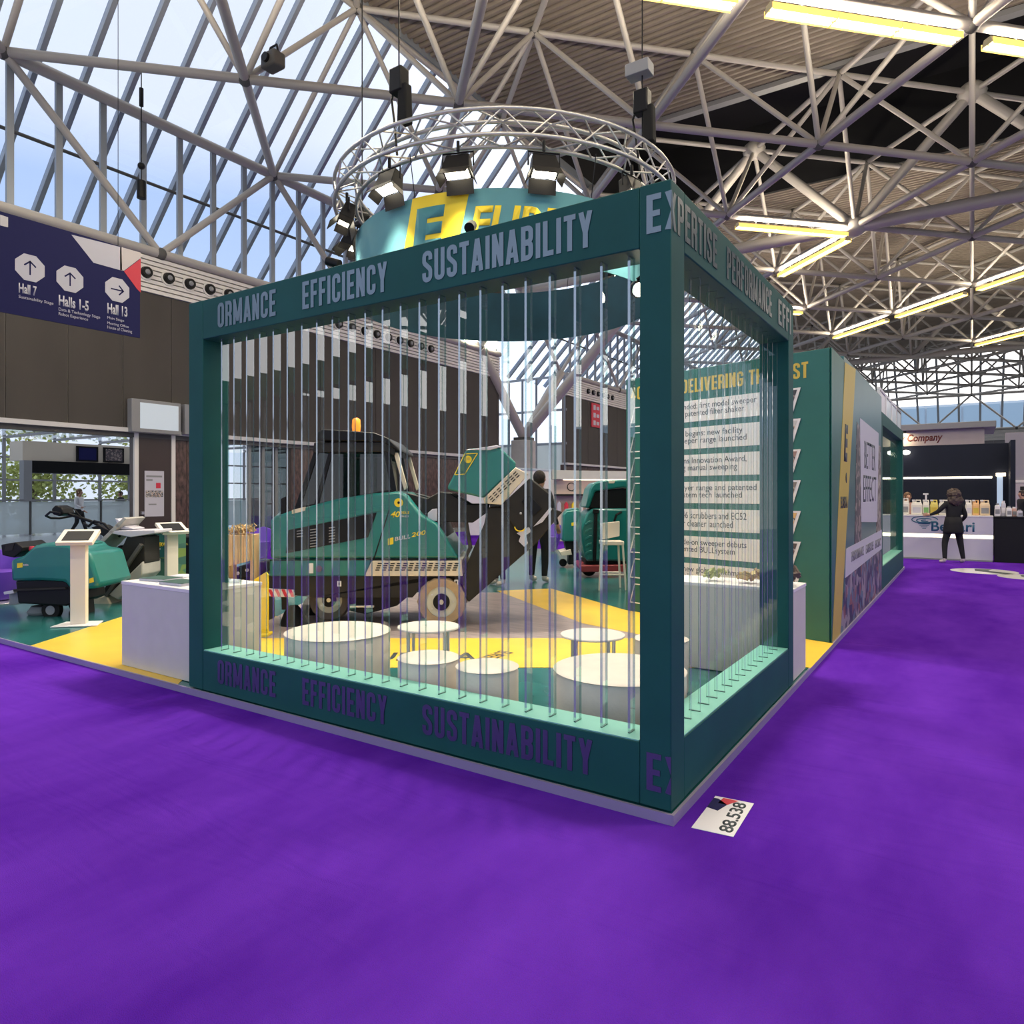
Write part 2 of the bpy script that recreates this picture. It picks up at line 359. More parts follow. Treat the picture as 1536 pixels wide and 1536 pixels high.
bp3 = n.nodes.new('ShaderNodeBump'); bp3.inputs['Strength'].default_value = .35; bp3.inputs['Distance'].default_value = .12; n.links.new(n3.outputs['Fac'], bp3.inputs['Height']); n.links.new(bp.outputs[0], bp3.inputs['Normal'])
n.links.new(bp3.outputs[0], b.inputs['Normal'])
b.inputs['Specular IOR Level'].default_value = .0
CARPET = m
# printed pictures (flat print): a crowd / skyline collage and small photographs
def photo_mat(name, cols, scale, stretch=(1, 1, 1)):
    m = mat(name, cols[0], .45); n = m.node_tree; b = n.nodes['Principled BSDF']
    t = n.nodes.new('ShaderNodeTexCoord'); mp = n.nodes.new('ShaderNodeMapping'); mp.inputs['Scale'].default_value = stretch
    v = n.nodes.new('ShaderNodeTexVoronoi'); v.inputs['Scale'].default_value = scale; r = n.nodes.new('ShaderNodeValToRGB'); r.color_ramp.interpolation = 'CONSTANT'
    sx = n.nodes.new('ShaderNodeSeparateColor')
    while len(r.color_ramp.elements) < len(cols): r.color_ramp.elements.new(.5)
    for i, c in enumerate(cols):
        r.color_ramp.elements[i].position = i/len(cols); r.color_ramp.elements[i].color = (*c, 1)
    n.links.new(t.outputs['Object'], mp.inputs[0]); n.links.new(mp.outputs[0], v.inputs['Vector']); n.links.new(v.outputs['Color'], sx.inputs[0])
    n.links.new(sx.outputs[0], r.inputs[0]); n.links.new(r.outputs[0], b.inputs['Base Color']); return m
CITY = photo_mat('skyline_print', [(.05, .05, .08), (.16, .13, .16), (.10, .18, .22), (.30, .26, .27), (.03, .04, .06), (.24, .10, .07)], 2.6, (3, 3, .6))
PHOTO = [photo_mat('photo_print_%d' % i, c, 14) for i, c in enumerate([
    [(.10, .07, .08), (.30, .24, .22), (.05, .05, .06)], [(.03, .05, .08), (.45, .33, .26), (.5, .47, .46)], [(.35, .33, .34), (.03, .03, .035), (.30, .19, .16)],
    [(.10, .06, .055), (.42, .37, .33), (.2, .17, .16)], [(.5, .46, .46), (.06, .05, .06), (.55, .34, .14)], [(.18, .10, .09), (.4, .36, .35), (.08, .06, .06)]])]
GREENP = photo_mat('field_print', [(.05, .16, .10), (.16, .24, .05), (.03, .11, .08)], 2.0, (.5, .5, 3))
LEAFP = photo_mat('foliage_print', [(.35, .45, .08), (.10, .25, .10), (.6, .62, .25), (.05, .14, .10)], 5.0)

# ================================================================== SETTING
WX = -18.82                      # plane of the long side wall
X0, Y0, PIT = -18.8, 4.3, 4.0    # roof grid
ZL, ZU, ZT = 12.5, 16.7, 8.65    # lower layer, upper layer, tube on the wall top
YE = 88.3                        # glazed end of the hall
fl = MB().slab([(-62, -25), (60, -25), (60, 130), (-62, 130)], -.3, -.012).build('floor', GREYF); tag(fl, 'polished light grey hall floor', kind='structure')
cp = MB().slab([(-14.4, -7), (6.5, -7), (6.5, 44), (-16.6, 44), (-16.6, 7.5), (-14.4, 7.5)], -.0119, 0.0).build('carpet_floor', CARPET)
tag(cp, 'purple exhibition carpet laid over the hall floor', kind='structure')

# ---- long side wall: dark panels, slatted fascia with air nozzles, granite base
wall = struct('wall_left', 'dark panelled wall with white slatted fascia')
PW = 1.43; PY0 = XP(8, WX)[0] - 8*PW
def dark_panels(parent, y0, y1, x, zb=3.45, zt=7.42):
    k = 0; y = PY0 + math.floor((y0-PY0)/PW)*PW
    while y < y1-.02:
        a = max(y, y0); b = min(y+PW, y1)
        if b-a > .05:
            bxo('panel', x-.10, x, a+.012, b-.012, zb, zt, PANEL, parent)
        y += PW
    bxo('panel_backing', x-.3, x-.03, y0, y1, zb, zt, SEAM, parent)
def fascia(parent, y0, y1, x):
    for k in range(8):
        z = 7.44+k*.135
        o = MB().box(x-.06, x+.05, y0, y1, z, z+.10).build('slat', FASC, parent)
    bxo('fascia_backing', x-.2, x-.04, y0, y1, 7.42, 8.55, GREY, parent)
    bxo('coping', x-.35, x+.06, y0, y1, 8.52, 8.57, FASC, parent)
dark_panels(wall, -10, 26, WX); fascia(wall, -10, 26, WX)
dark_panels(wall, 33, YE, WX); fascia(wall, 33, YE, WX)
bxo('soffit_strip', WX-.3, WX+.08, -10, 26, 3.33, 3.45, mat('white_strip', (.62, .60, .60), .5), wall)
bxo('soffit_strip', WX-.3, WX+.08, 33, YE, 3.33, 3.45, MATS['white_strip'], wall)
# return wall of the recess
for k in range(4): bxo('panel', WX-1.43*(k+1)+.012, WX-1.43*k-.012 if k else WX-.1, 25.9, 26, 3.45, 7.42, PANEL, wall)
bxo('fascia_return', WX-6, WX, 25.9, 26, 7.44, 8.5, FASC, wall)
# air nozzles
rim = MB(); rim.cyl((0, 0, 0), (.10, 0, 0), .17, 16, .15); rim = rim.mesh('nozzle', 40); rim.materials.append(BLACK)
rng = MB(); rng.cyl((.0, 0, 0), (.03, 0, 0), .22, 18); rng = rng.mesh('nozzle_ring', 40); rng.materials.append(FASC)
cen = MB(); cen.cyl((.10, 0, 0), (.13, 0, 0), .08, 12, .05); cen = cen.mesh('nozzle_core', 40); cen.materials.append(GREY)
ny = XP(217, WX)[0]-.67*2
def nozzle(y):
    o = link(bpy.data.objects.new('air_nozzle', rng), wall); o.location = (WX+.05, y, 7.98)
    for me, nm in ((rim, 'nozzle_cup'), (cen, 'nozzle_core')):
        link(bpy.data.objects.new(nm, me), o).location = (.03, 0, 0)
for k in range(10): nozzle(ny+.67*k)
for k in range(10): nozzle(ny+8+.67*k)
for k in range(6): nozzle(XP(880, WX)[0]+.7*k)
# granite base of the wall, with openings to the lobby
ya = XP(205, WX)[0]; yb = XP(322, WX)[0]; yc = XP(381, WX)[0]; yd = XP(440, WX)[0]
for a, b_ in ((ya, yb), (yd, 26)):
    k = 0; y = a
    while y < b_-.05:
        e = min(y+1.6, b_); bxo('granite_slab', WX-.4, WX-.12, y+.008, e-.008, 0, 3.33, GRAN, wall); y = e
for a, b_ in ((33, 60),):
    y = a
    while y < b_-.05:
        e = min(y+3.0, b_); bxo('granite_slab', WX-.4, WX-.12, y+.008, e-.008, 0, 3.33, GRAN, wall); y = e
dk = struct('door_1', 'dark brown service door with white frame')
bxo('leaf', WX-.11, WX-.05, XP(207, WX)[0], XP(258, WX)[0], .0, 3.2, mat('dark_brown_leaf', (.045, .03, .028), .4), dk)
for px in (205.5, 261): bxo('jamb', WX-.1, WX-.02, XP(px, WX)[0]-.06, XP(px, WX)[0]+.06, 0, 3.33, FASC, dk)
bxo('handle', WX-.05, WX+.03, XP(212, WX)[0], XP(216, WX)[0], .98, 1.06, ALU, dk)
# glass doors next to the bright opening
gd = struct('door_2', 'tall grey glass doors in the granite wall')
for k in range(3):
    y = yc+(yd-yc)/3*k; e = yc+(yd-yc)/3*(k+1)
    bxo('pane', WX-.30, WX-.27, y+.04, e-.04, .05, 3.3, glass('smoky_pane', (.34, .37, .36), .12, .03), gd)
    bxo('stile', WX-.34, WX-.22, y-.05, y+.05, 0, 3.33, GREY, gd)

# ---- recess glazing, pier and inclined struts
rec = struct('window_2', 'tall recess glazing behind the inclined strut')
for k in range(9):
    x = WX-.1-k*1.0; bar('mullion', (x, 33.05, 0), (x, 33.05, 8.6), .08, .14, GBAR, rec)
    if k < 8: bxo('pane', x-.95, x-.05, 33.03, 33.06, .1, 4.55, FROST, rec); bxo('pane', x-.95, x-.05, 33.03, 33.06, 4.65, 8.5, PANEG, rec)
for z in (2.2, 4.6, 6.6, 8.6): bar('transom', (WX, 33.05, z), (WX-8.1, 33.05, z), .08, .14, GBAR, rec)
pier = struct('pillar', 'grey concrete pier carrying the inclined struts')
bxo('pier_body', -19.3, -18.35, 27.8, 28.8, 0, 4.45, CONC, pier, .04); bxo('pier_cap', -19.2, -18.4, 27.9, 28.7, 4.45, 4.6, STEELD, pier)
for b_ in ((-18.8, 24.3, ZT), (-18.8, 32.3, ZT), (-10.8, 28.3, ZL)): tube('strut', (-18.8, 28.3, 4.6), b_, .26, STEELP, pier, 14)

# ---- roof space frame
frame = struct('trim_1', 'pale grey tubular steel space frame of the roof')
members = {}
def mem(a, b, r, key='tube'):
    k = tuple(sorted((tuple(round(x, 2) for x in a), tuple(round(x, 2) for x in b))))
    if k not in members or members[k][2] < r: members[k] = (a, b, r)
def low(i, j): return (X0+PIT*i, Y0+PIT*j, ZL)
def upp(i, j): return (X0+PIT*i, Y0+PIT*j, ZU)
NI, J0, J1 = 13, -2, 21
for i in range(0, NI):
    for j in range(J0, J1+1):
        if (i+j) % 2 == 0:
            for di, dj in ((1, 1), (1, -1)):
                if 0 <= i+di < NI and J0 <= j+dj <= J1: mem(low(i, j), low(i+di, j+dj), .125)
            if i == 0:
                if j+2 <= J1: mem(low(i, j), low(i, j+2), .155)
                for dj in (-1, 1): mem(low(i, j), (X0, Y0+PIT*(j+dj), ZT), .105)
            if j == J1 or j == J1-1:
                pass
        elif i >= 1 and j <= 20:
            for di, dj in ((1, 1), (1, -1)):
                if i+di < NI and J0 <= j+dj <= 20: mem(upp(i, j), upp(i+di, j+dj), .10)
            for di, dj in ((1, 0), (-1, 0), (0, 1), (0, -1)):
                if 0 <= i+di < NI and J0 <= j+dj <= J1: mem(upp(i, j), low(i+di, j+dj), .085)
            if i == 1 and j+2 <= 20: mem(upp(i, j), upp(i, j+2), .10)
for i in range(0, NI-1):        # end frame
    if (i+J1) % 2 == 0:
        mem(low(i, J1), low(i+2, J1), .15)
        for di in (-1, 1): mem(low(i, J1), (X0+PIT*(i+di), YE, ZT), .10)
for jj in (6, 14):              # heavy trusses across the hall
    for i in range(0, NI-1):
        if (i+jj) % 2 == 0:
            mem(low(i, jj), upp(i+1, jj), .19)
            if i+2 < NI: mem(low(i, jj), low(i+2, jj), .25)
        else:
            mem(upp(i, jj), low(i+1, jj), .19)
def screen(a, b, r):
    best = 0; pts = []
    for k in range(9):
        p = Vector(a).lerp(Vector(b), k/8); q = proj(p)
        if q and -60 < q[0] < 1600 and -60 < q[1] < 1600: pts.append(q)
    if len(pts) < 1: return 0
    ln = math.hypot(pts[0][0]-pts[-1][0], pts[0][1]-pts[-1][1])+8
    return ln*max(2*r*FPX/p[2] for p in pts)
ml = sorted(((screen(*v), v) for v in members.values()), key=lambda x: -x[0])
rest = MB()
cnt = 0
for s, (a, b_, r_) in ml:
    if s > 0 and cnt < 285: tube('tube', a, b_, r_, STEELP, frame, 12); cnt += 1
    elif s > 0: rest.cyl(a, b_, r_, 6)
    elif max(a[1], b_[1]) > 2: rest.cyl(a, b_, r_, 5)
o = rest.build('far_tubes', STEELP, frame, smooth=50); o['kind'] = 'stuff'
nm = MB().ball((0, 0, 0), .19, n=10, m=6).mesh('joint', 50); nm.materials.append(STEELD)
gm = MB().ball((0, 0, 0), .5, .4, .42, n=10, m=6).mesh('cast_joint', 50); gm.materials.append(STEELP)
nodes = set()
for s, (a, b_, r_) in ml:
    if s > 0: nodes.add(tuple(round(x, 2) for x in a)); nodes.add(tuple(round(x, 2) for x in b_))
for p in sorted(nodes, key=lambda p: (Vector(p)-CAM).length)[:230]:
    o = link(bpy.data.objects.new('joint', gm if abs(p[1]-(Y0+24)) < .1 and p[2] > 12 else nm), frame); o.location = p
bar_z = 8.65
tube('wall_tube', (X0, -10, ZT), (X0, 26, ZT), .14, STEELP, frame, 12)
tube('wall_tube', (X0, 33, ZT), (X0, YE, ZT), .14, STEELP, frame, 12)
tube('wall_tube', (X0, YE, ZT), (32, YE, ZT), .14, STEELP, frame, 12)

# ---- roof deck: ribbed sheet, a black raised slot, ribbed sheet again
roof = struct('ceiling', 'brown ribbed metal roof deck with a black slot')
def deck(y0, y1, x0, x1, z, per=.30):
    mb = MB(); y = y0; prof = []
    while y < y1:
        prof += [(y, z), (y+per*.35, z), (y+per*.5, z+.10), (y+per*.85, z+.10)]; y += per
    prof.append((y1, z)); n_ = len(prof)
    mb.add([(x0, a, b_) for a, b_ in prof]+[(x1, a, b_) for a, b_ in prof], [(i, i+1, n_+i+1, n_+i) for i in range(n_-1)])
    o = mb.build('ribbed_sheet', DECK, roof); return o
deck(-16.0, 24.3, -14.9, 32, ZU+.32); deck(33.8, 84.3, -14.9, 32, ZU+.32)
bxo('slot_side', -14.9, 32, 24.1, 24.3, ZU+.2, ZU+4, BLK, roof); bxo('slot_side', -14.9, 32, 33.8, 34.0, ZU+.3, ZU+4, BLK, roof)
bxo('slot_top', -15.2, 32, 24.0, 34.1, ZU+3.9, ZU+4.1, BLK, roof); bxo('slot_end', -15.2, -14.9, 24.0, 34.1, ZU+.2, ZU+4, BLK, roof)
bxo('slot_end', 31.9, 32.1, 24.0, 34.1, ZU+.2, ZU+4, BLK, roof)
bxo('edge_beam', -15.05, -14.75, 2.0, 84.3, ZU+.15, ZU+.5, GBAR, roof)
bxo('slot_edge', -14.9, 32, 24.0, 24.35, ZU+.12, ZU+.30, GREY, roof)

# ---- sloping roof glazing over the side wall (45 degrees) and at the end of the hall
sky = struct('window_1', 'sloping roof glazing with close grey bars')
SP = 1.12
gl_a = lambda y: (-15.0, y, ZU+.30); gl_b = lambda y: (-23.1, y, ZU+.30-8.1)
y = -6.0; ys = []
while y < 84.5: ys.append(y); y += SP
for k, y in enumerate(ys):
    if not 25.6 < y < 32.6: bar('glazing_bar', gl_b(y), gl_a(y), .22, .13, GBAR, sky, (0, 1, 0))
    if k+1 < len(ys):
        a = Vector(gl_b(y)); c = Vector(gl_a(ys[k+1]))
        d = Vector((1, 0, 1)).normalized()*((gl_a(0)[0]-gl_b(0)[0])*math.sqrt(2)); nn = Vector((-1, 0, 1)).normalized()*.02
        p0 = a+Vector((0, .07, 0)); p1 = a+Vector((0, SP-.07, 0)); v = [p0, p1, p1+d, p0+d]
        if k == 0:
            me0 = MB().add([q-a for q in v]+[q-a+nn for q in v], [(3, 2, 1, 0), (4, 5, 6, 7), (0, 1, 5, 4), (1, 2, 6, 5), (2, 3, 7, 6), (3, 0, 4, 7)]).mesh('pane'); me0.materials.append(PANEG)
        link(bpy.data.objects.new('pane', me0), sky).location = a
for z in (11.3,): tube('purlin', (-14.8-(ZU+.1-z)-.0, -6, z), (-14.8-(ZU+.1-z), 84, z), .05, STEELD, sky)
mul = struct('trim_2', 'upright grey mullions between wall tube and roof glazing')
for k, y in enumerate(ys):
    if 2 < y < 26 or 33 < y < 84: bar('mullion', (X0-.1, y+.4, ZT), (X0-.1, y+.4, ZL+.12), .16, .10, GBAR, mul, (1, 0, 0))
endg = struct('window_3', 'sloping end glazing at the far end of the hall')
for k in range(26):
    x = -18+k*2.0; bar('glazing_bar', (x, 92.4, ZT), (x, 84.3, ZU+.3), .13, .22, GBAR, endg, (1, 0, 0))
wb = struct('wall_back', 'dark panelled end wall with white slatted fascia')
for k in range(26): bxo('panel', -18.8+k*2, -16.85+k*2, YE, YE+.15, 0, 7.42, mat('grey_end_panel', (.20, .19, .20), .7, var=.08, scale=1), wb)
for k in range(8): bxo('slat', -18.8, 33, YE-.05, YE+.1, 7.44+k*.135, 7.54+k*.135, FASC, wb)
bxo('fascia_backing', -18.8, 33, YE+.1, YE+.2, 0, 8.55, GREY, wb)
far = thing('glass_office', 'pale blue glass building seen beyond the end glazing', 'building', (0, 128, 0))
FARG = mat('pale_blue_facade', (.42, .58, .72), .3); 
for k in range(16):
    bxo('window', -10+k*5+.15, -10+(k+1)*5-.15, 0, .4, .5, 15.6, FARG, far)
bxo('facade', -12, 75, .3, 6, 0, 16, mat('pale_facade', (.7, .78, .85), .5), far)
# right side wall, far away behind the neighbouring stands
wr = struct('wall_right', 'far side wall of the hall')
for k in range(28): bxo('panel', 33, 33.2, 10+k*2.8, 12.75+k*2.8, 0, 8.6, MATS['grey_end_panel'], wr)

# ---- lobby seen through the opening under the side wall
lob = struct('window_4', 'tall lobby windows onto the trees')
LX = -34.0
for k in range(24):
    y = -14+k*2.0
    bar('mullion', (LX, y, 0), (LX, y, 4.0), .10, .12, GREY, lob)
    bxo('pane', LX-.03, LX, y+.06, y+1.94, .1, 3.95, PANEG, lob)
for z in (1.0, 2.2, 3.2): bar('transom', (LX, -14, z), (LX, 34, z), .06, .08, GREY, lob)
lc = struct('trim_3', 'lobby ceiling with glazed roof added to let sky light in'); 
for k in range(20): bxo('roof_pane', LX, -22.5, -14+k*2+.05, -12.05+k*2, 4.05, 4.08, PANEG, lc); bxo('roof_bar', LX, -22.5, -14.05+k*2, -13.95+k*2, 4.0, 4.15, GREY, lc)  # roof glazing added so the sky brightens the lobby

bxo('lobby_ceiling', -22.5, WX-.3, -14, 25.9, 4.0, 4.2, mat('lobby_ceiling_paint', (.30, .30, .31), .7), lc)
bxo('lobby_lintel', WX-.3, WX-.05, -14, 26, 3.2, 3.33, STEELD, lc)
rl = thing('glass_balustrade', 'frosted glass balustrade with grey posts in the lobby', 'railing', (-29.0, 0, 0))
for k in range(9):
    y = -4+k*2.6; bar('post', (0, y, 0), (0, y, 1.36), .06, .06, STEELD, rl)
    bxo('pane', -.02, .02, y+.05, y+2.55, .05, 1.28, FROST, rl)
bxo('handrail', -.05, .05, -4, 19.4, 1.30, 1.37, GREY, rl)
kx = -31.0; k0 = XP(34, kx)[0]; k1 = XP(200, kx)[0]
ks = thing('lobby_kiosk', 'cream lobby kiosk with a dark roller shutter box', 'kiosk', (kx, k0, 0))
bxo('sign_band', -1.2, 0, 0, k1-k0, 2.95, 3.75, mat('cream_band', (.60, .52, .42), .5), ks); bxo('shutter_box', -1.0, .1, .3, k1-k0, 2.45, 2.95, BLACK, ks)
bxo('counter', -.6, .1, .3, k1-k0, .9, 1.0, WHITE, ks); bxo('kiosk_post', -.3, .1, 0, .3, 0, 2.95, GREY, ks); bxo('kiosk_post', -.3, .1, k1-k0-.1, k1-k0+.3, 0, 3.4, GREY, ks)
for a in (.45, .70):
    bxo('menu_screen', .0, .06, (k1-k0)*a, (k1-k0)*(a+.2), 3.0, 3.65, BLACK, ks); bxo('menu_picture', .06, .07, (k1-k0)*(a+.02), (k1-k0)*(a+.18), 3.06, 3.58, PHOTO[0] if a > .5 else NAVY, ks)
# trees outside the lobby
LEAF = mat('tree_leaves', (.42, .46, .14), .7, var=.5, scale=3)
TRK = mat('tree_bark', (.12, .09, .07), .9)
for k, (y, lab) in enumerate(((-6, 'leafy tree outside the lobby windows, at the edge of the view'), (1.5, 'leafy tree outside behind the lobby kiosk sign'), (8, 'leafy tree outside above the walking woman'), (13.5, 'leafy tree outside beside the service door'), (19, 'leafy tree outside seen past the wooden crate'))):
    tr_ = thing('tree', lab, 'tree', (-39-k % 2, y, 0), group='trees outside the lobby')
    MB().tube([(0, 0, 0), (.1, .05, 1.5), (0, .1, 3.5)], .14, 8).build('trunk', TRK, tr_, smooth=60)
    mb = MB(); rg = random.Random(k)
    for q in range(1900):
        d = Vector((rg.gauss(0, 1), rg.gauss(0, 1), rg.gauss(0, .8))).normalized()*rg.uniform(.5, 2.9); c = d+Vector((0, 0, 2.3))
        if c.z < .3: continue
        a = Vector((rg.uniform(-1, 1), rg.uniform(-1, 1), rg.uniform(-1, 1))).normalized()*.13; b2 = a.orthogonal().normalized()*.09
        mb.add([c-a, c+b2, c+a, c-b2], [(0, 1, 2, 3)])
    o = mb.build('foliage', LEAF, tr_); o['kind'] = 'stuff'

# ---- ceiling strip lamps under the lower chords
def strip(i, j, di, dj, label):
    a = Vector(low(i, j)); b_ = Vector(low(i+di, j+dj)); d = (b_-a).normalized(); mid = (a+b_)/2
    rz = math.atan2(d.y, d.x)
    t = thing('strip_lamp', label, 'lamp', (mid.x, mid.y, ZL-.42), rz, 'ceiling strip lamps')
    for k in (-1, 0, 1):
        c = k*1.62
        MB().box(c-.80, c+.80, -.16, .16, .0, .16, 0, .07).build('lamp_body', mat('lamp_housing', (.75, .66, .40), .4), t)
        for s in (-1, 1): bxo('side_diffuser', c-.80, c+.80, s*.165-.004, s*.165+.004, -.05, .10, LAMPS, t)
        for s in (-1, 1): bxo('fluorescent_tube', c-.78, c+.78, s*.08-.05, s*.08+.05, -.03, .0, LAMPY, t)
    for c in (-1.6, 1.6): tube('hanger', (c, 0, .16), (c, 0, .36), .012, STEELD, t, 6)
    ld = bpy.data.lights.new('strip_light', 'AREA'); ld.shape = 'RECTANGLE'; ld.size = 4.6; ld.size_y = .3; ld.energy = LAMP_W; ld.color = (1.0, .88, .68)
    lo = bpy.data.objects.new('strip_light', ld); link(lo, t); lo.location = (0, 0, -.06)
    lu = ld.copy(); lu.energy = LAMP_W*1.4; lo = bpy.data.objects.new('added_uplight', lu); link(lo, t); lo.location = (0, 0, .20); lo.rotation_euler = (math.pi, 0, 0)   # added light aimed up to brighten the roof; the housing has no opening
LST = [(3, 1, 1, 1, 'strip lamp at the upper edge, cut off by the picture above the header corner'), (4, 2, 1, 1, 'large bright strip lamp of three tubes, nearest the camera at the top'),
       (5, 3, 1, 1, 'strip lamp cut off by the upper right picture edge'), (3, 5, 1, 1, 'strip lamp just right of the word EXPERTISE, sloping down to a joint'),
       (4, 6, -1, 1, 'strip lamp rising from the green header towards the heavy joint'), (5, 9, -1, 1, 'strip lamp in the middle of the distant rising row'),
       (6, 8, -1, 1, 'strip lamp at the upper end of the distant rising row'), (4, 10, -1, 1, 'strip lamp at the lower end of the distant rising row'),
       (6, 12, -1, 1, 'faint far strip lamp near the glazed end of the hall'), (2, 8, 1, 1, 'strip lamp seen through the glass fins beside the corner post')]
for a in LST: strip(*a)
# unseen strip lamps added above the viewer to light the foreground
for k, (i, j) in enumerate(((2, 0), (1, -1), (4, -2), (6, 0), (7, 1), (5, -1))):
    strip(i, j, 1, 1, 'overhead strip lamp added outside the picture to light the foreground')

# ================================================================== THE STAND
PZ = .05
pf = struct('floor_platform', 'raised stand platform covered in teal, yellow and grey vinyl')
MB().slab([(-12.5, -.004), (.004, -.004), (.004, 13.5), (-12.5, 13.5)], 0, PZ-.004).build('platform_board', TEAL_FLOOR, pf)
for a, b_ in (((-12.5, -.012, .025), (.02, -.012, .025)), ((.012, -.02, .025), (.012, 13.5, .025))):
    bar('edge_trim', a, b_, .016, .050, mat('edge_trim_alu', (.42, .37, .52), .4, .5), pf)
def loc2(l, f): return tuple(CAM.xy + RT.xy*l + FW.xy*f)
YF = PZ-.004
band = [loc2(-4.72, 6.9), loc2(-4.80, 9.0), loc2(-3.2, 9.0), loc2(-3.2, 7.29), loc2(1.05, 7.29), loc2(1.05, 6.05), loc2(-2.55, 6.05)]
MB().slab([(-6.62, -.02), loc2(-4.80, 8.6), loc2(-2.9, 8.6), loc2(-2.9, 7.29), loc2(1.6, 7.29), loc2(1.6, 6.05), loc2(-2.75, 6.05), (-4.05, -.02)], YF, YF+.003).build('yellow_vinyl', YEL, pf)
MB().slab([loc2(-2.9, 7.29), loc2(1.35, 7.29), loc2(1.45, 8.2), loc2(-.15, 10.7), loc2(-2.9, 10.7)], YF, YF+.003).build('grey_wood_vinyl', WOODF, pf)
wd = Vector((-.963, .269)); wo = Vector((0.0, 4.5)); nf = Vector((-.269, -.963))
MB().slab([(.02, 3.3), (.02, 4.5), tuple(wo+wd*2.66), tuple(wo+wd*4.6+Vector((0, .75))), tuple(wo+wd*5.2+Vector((0, -.1))), tuple(wo+wd*2.4+nf*1.1)], YF+.0035, YF+.005).build('yellow_vinyl', YEL, pf)
o = text('EUREKA', 1.1, .32, INK, pf, (*loc2(-1.42, 6.30), YF+.004), RT, FW, .02, .001)
o = text('EUREKA', .45, .16, INK, pf, (*loc2(-.12, 6.70), YF+.004), (RT*-.5+FW*-.8), (RT*.8-FW*.5), .01, .001)

# ---- glass-fin screen: two frames meeting at the corner
FXL, FYR, FT, FB, BH, DEP = -3.92, 2.70, 3.04, .055, .30, .22
scr = thing('glass_fin_screen', 'corner display screen of dark teal frames filled with upright glass fins', 'display screen', (0, 0, 0))
def frm(nm, *a): return bxo(nm, *a, TEAL, scr, .006)
frm('corner_post', -.16, 0, 0, .184, FB, FT)
frm('post', FXL, FXL+.185, 0, DEP, FB, FT)
frm('post', -DEP, 0, FYR-.17, FYR, FB, FT)
frm('header', FXL+.185, -.16, .001, DEP, FT-BH, FT-.001); frm('bottom_beam', FXL+.185, -.16, .001, DEP, FB, FB+BH)
frm('header', -DEP, -.001, .184, FYR-.17, FT-BH, FT-.001); frm('bottom_beam', -DEP, -.001, .184, FYR-.17, FB, FB+BH)
bxo('sill_board', FXL+.19, -.165, .006, DEP-.005, FB+BH, FB+BH+.006, MINT, scr)
bxo('sill_board', -DEP+.005, -.006, .19, FYR-.175, FB+BH, FB+BH+.006, MINT, scr)
z0, z1 = FB+BH+.006, FT-BH
fm = MB().box(-.007, .007, .0, .06, z0, z1).mesh('glass_fin'); fm.materials.append(FIN); fm.materials.append(FEDGE)
for p_ in fm.polygons: p_.material_index = 1 if abs(p_.normal.y) > .5 else 0
clip = MB().box(-.0055, .0055, -.002, .062, 0, .004).mesh('fin_clip'); clip.materials.append(mat('dark_clip', (.02, .07, .065), .4))
fm2 = MB().box(-.06, 0, -.006, .006, z0, z1).mesh('glass_fin'); fm2.materials.append(FINS); fm2.materials.append(FEDGE)
for p_ in fm2.polygons: p_.material_index = 1 if abs(p_.normal.x) > .5 else 0
clip2 = MB().box(-.062, .002, -.0055, .0055, 0, .004).mesh('fin_clip'); clip2.materials.append(MATS['dark_clip'])
for k in range(23):
    o = link(bpy.data.objects.new('glass_fin', fm), scr); o.location = (-.245-.1525*k, .07, 0)
    c = link(bpy.data.objects.new('fin_clip', clip), o); c.location = (0, 0, z0)
for k in range(15):
    o = link(bpy.data.objects.new('glass_fin', fm2), scr); o.location = (-.06, .30+.151*k, 0)
    c = link(bpy.data.objects.new('fin_clip', clip2), o); c.location = (0, 0, z0)
# lettering on the header and the bottom beam
def fx(px): return YP(px, 0)[0]
def fy(px): return XP(px, 0)[0]
BO = .035
for zb, zt in ((2.80, 2.985), (.135, .315)):
    for s, a, b_ in (('ORMANCE', 327, 414), ('EFFICIENCY', 454, 581), ('SUSTAINABILITY', 634, 889)):
        x0_, x1_ = fx(a), fx(b_); block(s, x1_-x0_, zt-zb, SILV, scr, (x0_, -.0005, zb), (1, 0, 0))
    # EXPERTISE wraps round the corner
    x0_ = fx(970); tot = -x0_+fy(1075)
    me = block_mesh('EXPERTISE', tot, zt-zb); bm = bmesh.new(); bm.from_mesh(me)
    bmesh.ops.bisect_plane(bm, geom=bm.verts[:]+bm.edges[:]+bm.faces[:], plane_co=(-x0_, 0, 0), plane_no=(1, 0, 0))
    if zb < 1: bmesh.ops.delete(bm, geom=[f for f in bm.faces if f.calc_center_median().x > -x0_], context='FACES')
    for v in bm.verts:
        s = v.co.x+x0_
        v.co = Vector((min(s, 0), -.0005-v.co.z, zb+v.co.y)) if s <= 1e-5 else Vector((.0005+v.co.z, s, zb+v.co.y))
    bm.to_mesh(me); bm.free(); me.materials.append(SILV); link(bpy.data.objects.new('lettering', me), scr)
    for s, a, b_ in (('PERFORMANCE', 1090, 1157), ('EFFI', 1167, 1186)):
        if zb < 1: continue
        y0_, y1_ = fy(a), fy(b_); block(s, y1_-y0_, zt-zb, SILV, scr, (.0005, y0_, zb), (0, 1, 0))
